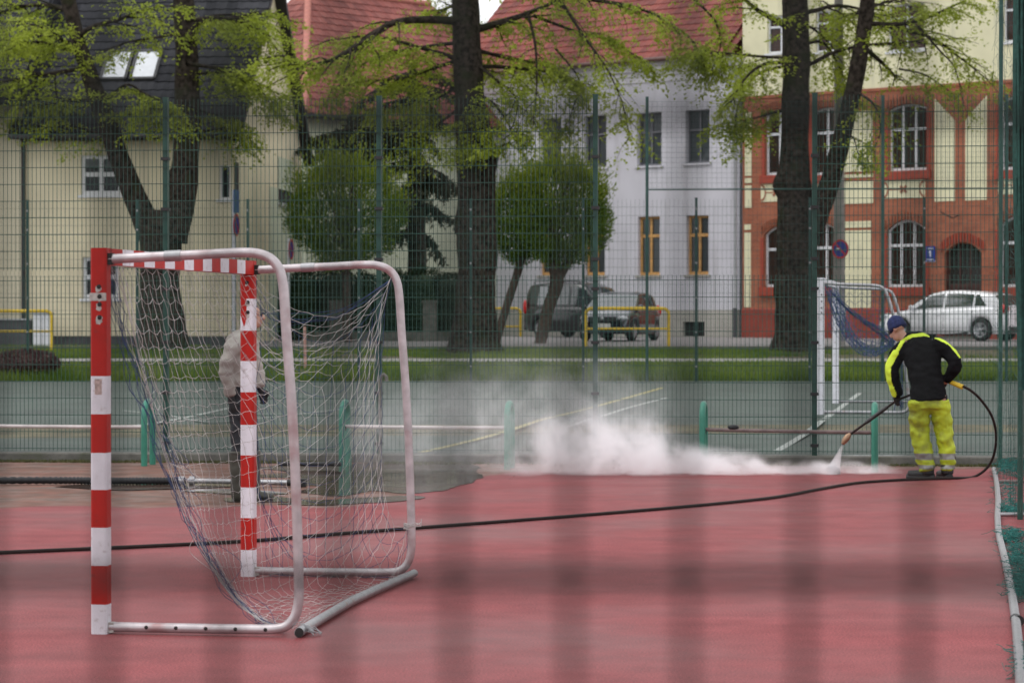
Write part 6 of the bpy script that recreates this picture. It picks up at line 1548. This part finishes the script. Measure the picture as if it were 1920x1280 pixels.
# concrete lamp post with no-parking sign
D = 69.5; lp = thing('lamp_post', (XD(1573,D), D, zt(D)), 'grey concrete lamp post rising between trunk and brick house', 'lamp post')
x = XD(1573,D); MB().tube([(x,D,zt(D)-.1),(x,D,zt(D)+3),(x-.02,D,ZD(0,D)),(x-.03,D,ZD(0,D)+1.5)], [.17,.155,.12,.10], 14).build('shaft', M('concrete_post', (.20,.19,.175), .9, var=.15, scale=4, bump=.2), lp)
MB().box(x-.17, x+.17, D-.17, D-.14, zt(D)+.7, zt(D)+1.1).build('hatch', m_zinc, lp)
MB().tube([(x-.03,D,ZD(0,D)+1.5),(x-.1,D-.4,ZD(0,D)+2.2),(x-.2,D-1.4,ZD(0,D)+2.4)], .05, 8).build('arm', m_zinc, lp); MB().box(x-.34,x-.06,D-2.0,D-1.35,ZD(0,D)+2.33,ZD(0,D)+2.47).build('lantern', m_zinc, lp)
def round_sign(root, c, r, yaw, back=False):
    """no-parking disc: red ring, blue field, red bar; yaw turns it away from the viewer"""
    ca, sa = math.cos(yaw), math.sin(yaw)
    def T(u, v, d): return (c[0]+u*ca+d*sa, c[1]+u*sa-d*ca, c[2]+v)
    def disc(r0, r1, d, mat, nm, par):
        n = 36; m = MB(); vs = []
        for k in range(n):
            t = 2*math.pi*k/n; vs += [T(r0*math.cos(t), r0*math.sin(t), d), T(r1*math.cos(t), r1*math.sin(t), d), T(r1*math.cos(t), r1*math.sin(t), d-.008), T(r0*math.cos(t), r0*math.sin(t), d-.008)]
        for k in range(n):
            a, b = 4*k, 4*((k+1) % n); m.add([vs[a],vs[b],vs[b+1],vs[a+1],vs[a+2],vs[b+2]], [(0,3,2,1),(3,4,5,2)])
        return m.build(nm, mat, par)
    m_sb, m_sr = M('sign_blue', (.015,.03,.22), .35, var=.06), M('sign_red', (.42,.015,.02), .35, var=.06)
    sg = disc(.0, r*.86, .010, m_sb, 'blue_field', root); disc(r*.80, r, .016, m_sr, 'red_ring', root)
    m = MB(); s2_ = .707; w = r*.085
    cs_ = [(-r*.82*s2_-w*s2_, r*.82*s2_-w*s2_), (r*.82*s2_-w*s2_, -r*.82*s2_-w*s2_), (r*.82*s2_+w*s2_, -r*.82*s2_+w*s2_), (-r*.82*s2_+w*s2_, r*.82*s2_+w*s2_)]
    m.add([T(u, v, .021) for u, v in cs_] + [T(u, v, .012) for u, v in cs_], [(0,1,2,3),(4,5,1,0),(5,6,2,1),(6,7,3,2),(7,4,0,3)]); m.build('red_bar', m_sr, root)
    disc(.0, r*.99, .0, m_zinc, 'back_plate', root)
ns = thing('no_parking_sign', (XD(1576,69.3), 69.2, ZD(467,69.3)), 'round blue no parking sign with red ring on the concrete post', 'sign')
round_sign(ns, (XD(1576,69.25), 69.28, ZD(467,69.25)), .265, R(-38)); MB().box(XD(1568,69.3), XD(1580,69.3), 69.28, 69.36, ZD(467,69.3)-.03, ZD(467,69.3)+.03).build('bracket', m_zinc, ns)

# sign poles by the yellow house, their plates nearly edge on
def sign_pole(label, px, D, pyt, plates, r=.045):
    t = thing('sign_pole', (XD(px,D), D, zt(D)), label, 'sign'); x = XD(px,D)
    MB().tube([(x,D,zt(D)-.1),(x,D,ZD(pyt,D))], r, 10).build('pole', m_zinc, t)
    for kind, py, h in plates:
        z = ZD(py,D)
        if kind == 'plate':
            ca, sa = math.cos(R(84)), math.sin(R(84)); w = .36
            P = [(x+.06-w*ca*.5, D-.1-w*sa*.5), (x+.06+w*ca*.5+.06, D-.1+w*sa*.5)]
            (xa, ya), (xb, yb) = P; m = MB(); m.add([(xa,ya,z-h),(xb,yb,z-h),(xb,yb,z+h),(xa,ya,z+h),(xa-.02,ya+.005,z-h),(xb-.02,yb+.005,z-h),(xb-.02,yb+.005,z+h),(xa-.02,ya+.005,z+h)], [(0,1,2,3),(7,6,5,4),(4,5,1,0),(1,5,6,2),(3,2,6,7),(0,3,7,4)]); m.build('blue_plate', M('plate_blue', (.03,.09,.20), .5, var=.1), t)
        else: round_sign(t, (x+.07, D-.06, z), h, R(81))
    return t
sign_pole('blue plate and round no parking sign edge on, on a pole before the yellow house', 438, 66.3, 356, [('plate',378,.30),('round',422,.30)], .06)
sign_pole('round sign seen edge on, on a thin pole left of the round clipped tree', 541, 69.0, 447, [('round',468,.28)], .035)
# slender stakes seen through the goal net
tag(MB().tube([(XD(573,61),61,zt(61)-.1),(XD(571,61),61,ZD(612,61))], .035, 8).build('marker_stake', M('pink_stake', (.40,.22,.18), .7, var=.2)), 'thin pinkish stake on the bank, seen through the goal net', 'stake')

x = XD(713, 29.2)
tag(MB().tube([(x,29.2,-.02),(x,29.2,.98),(x+.01,29.2,1.03),(x+.04,29.2,1.05),(x+.07,29.2,1.02),(x+.075,29.2,.97)], .022, 8).build('hook_post', m_conc), 'short grey post with a hooked top beside the green fence post', 'post')
# ================================================================== STEAM AND SPRAY
def steam_mat():
    m = bpy.data.materials.new('washing_steam'); m.use_nodes = True; n = m.node_tree; n.nodes.clear(); out = n.nodes.new('ShaderNodeOutputMaterial')
    pv = n.nodes.new('ShaderNodeVolumePrincipled'); pv.inputs['Color'].default_value = (.995,.99,1,1); pv.inputs['Anisotropy'].default_value = .0
    n.links.new(pv.outputs[0], out.inputs['Volume'])
    pos = n.nodes.new('ShaderNodeTexCoord').outputs['Object']
    wn = node(n, 'ShaderNodeTexNoise', Scale=1.5, Detail=4); n.links.new(pos, wn.inputs['Vector'])
    wv = node(n, 'ShaderNodeVectorMath', operation='SUBTRACT'); n.links.new(wn.outputs['Color'], wv.inputs[0]); wv.inputs[1].default_value = (.5,.5,.5)
    ws = node(n, 'ShaderNodeVectorMath', operation='SCALE'); n.links.new(wv.outputs[0], ws.inputs[0]); ws.inputs['Scale'].default_value = .55
    wp = node(n, 'ShaderNodeVectorMath', operation='ADD'); n.links.new(pos, wp.inputs[0]); n.links.new(ws.outputs[0], wp.inputs[1])
    total = None; Dm = 27.45
    blobs = [(1150,844,165,82,.8,2.8),(1075,846,110,74,.8,.9),(1250,872,160,44,.7,3.8),(1420,885,260,28,.6,5.2),(1570,886,120,23,.5,5.2),(1010,872,110,48,.8,.7),(980,790,260,170,1.2,.15),(830,815,290,130,1.3,.16),(1140,775,180,110,1.0,.20),(1330,872,170,32,.65,1.8)]
    for px, py, rx, ry, dp, den in blobs:
        c = W(px, py, Dm); s = FPX/Dm
        sb = node(n, 'ShaderNodeVectorMath', operation='SUBTRACT'); n.links.new(wp.outputs[0], sb.inputs[0]); sb.inputs[1].default_value = tuple(c)
        dv = node(n, 'ShaderNodeVectorMath', operation='DIVIDE'); n.links.new(sb.outputs[0], dv.inputs[0]); dv.inputs[1].default_value = (rx/s, dp, ry/s)
        le = node(n, 'ShaderNodeVectorMath', operation='LENGTH'); n.links.new(dv.outputs[0], le.inputs[0])
        mr = node(n, 'ShaderNodeMapRange', interpolation_type='SMOOTHSTEP'); n.links.new(le.outputs['Value'], mr.inputs[0])
        for i, v in zip((1,2,3,4), (.25, 1.1, den, 0)): mr.inputs[i].default_value = v
        if total is None: total = mr.outputs[0]
        else:
            ad = node(n, 'ShaderNodeMath', operation='ADD'); n.links.new(total, ad.inputs[0]); n.links.new(mr.outputs[0], ad.inputs[1]); total = ad.outputs[0]
    nz = node(n, 'ShaderNodeTexNoise', Scale=3.6, Detail=7, Roughness=.65); n.links.new(wp.outputs[0], nz.inputs['Vector'])
    mr = node(n, 'ShaderNodeMapRange', interpolation_type='SMOOTHSTEP'); n.links.new(nz.outputs['Fac'], mr.inputs[0])
    for i, v in zip((1,2,3,4), (.40, .62, .04, 1.75)): mr.inputs[i].default_value = v
    ml = node(n, 'ShaderNodeMath', operation='MULTIPLY'); n.links.new(total, ml.inputs[0]); n.links.new(mr.outputs[0], ml.inputs[1]); n.links.new(ml.outputs[0], pv.inputs['Density'])
    return m
mb = MB(); mb.box(XD(640,27.45), XD(1690,27.45), 26.35, 28.75, .012, ZD(610,27.45))
st = mb.build('steam', steam_mat()); tag(st, 'white cloud of steam rising from the washed court', 'steam', kind='stuff')
# the jet itself
m = bpy.data.materials.new('water_jet'); m.use_nodes = True; n = m.node_tree; n.nodes.clear(); out = n.nodes.new('ShaderNodeOutputMaterial'); pv = n.nodes.new('ShaderNodeVolumePrincipled'); pv.inputs['Density'].default_value = 8; pv.inputs['Color'].default_value = (.97,.97,.99,1); n.links.new(pv.outputs[0], out.inputs['Volume'])
a = wq(1588,837,.367); b = G(1562,884, .03)
jet = MB().tube([a, a.lerp(b,.35), a.lerp(b,.7), b], [.010,.028,.055,.085], 16).build('water_jet', m); tag(jet, 'white water jet leaving the lance nozzle', 'water', kind='stuff')
# flying drops of dirty water
mb = MB(); rnd = random.Random(12)
for k in range(34):
    px, py = rnd.gauss(1020,110), rnd.uniform(862,915); p = W(px, py, rnd.uniform(25.9,26.3)); 
    if p.z < .02: p.z = .02+.2*rnd.random()
    r_ = rnd.uniform(.003,.006); mb.add([p+Vector(v)*r_ for v in ((1,0,0),(-1,0,0),(0,1,0),(0,-1,0),(0,0,1),(0,0,-1))], [(0,2,4),(2,1,4),(1,3,4),(3,0,4),(2,0,5),(1,2,5),(3,1,5),(0,3,5)])
o = mb.build('spray_drops', M('muddy_drops', (.05,.035,.03), .3)); tag(o, 'dark muddy drops flying from the washing jet', 'drops', kind='stuff')
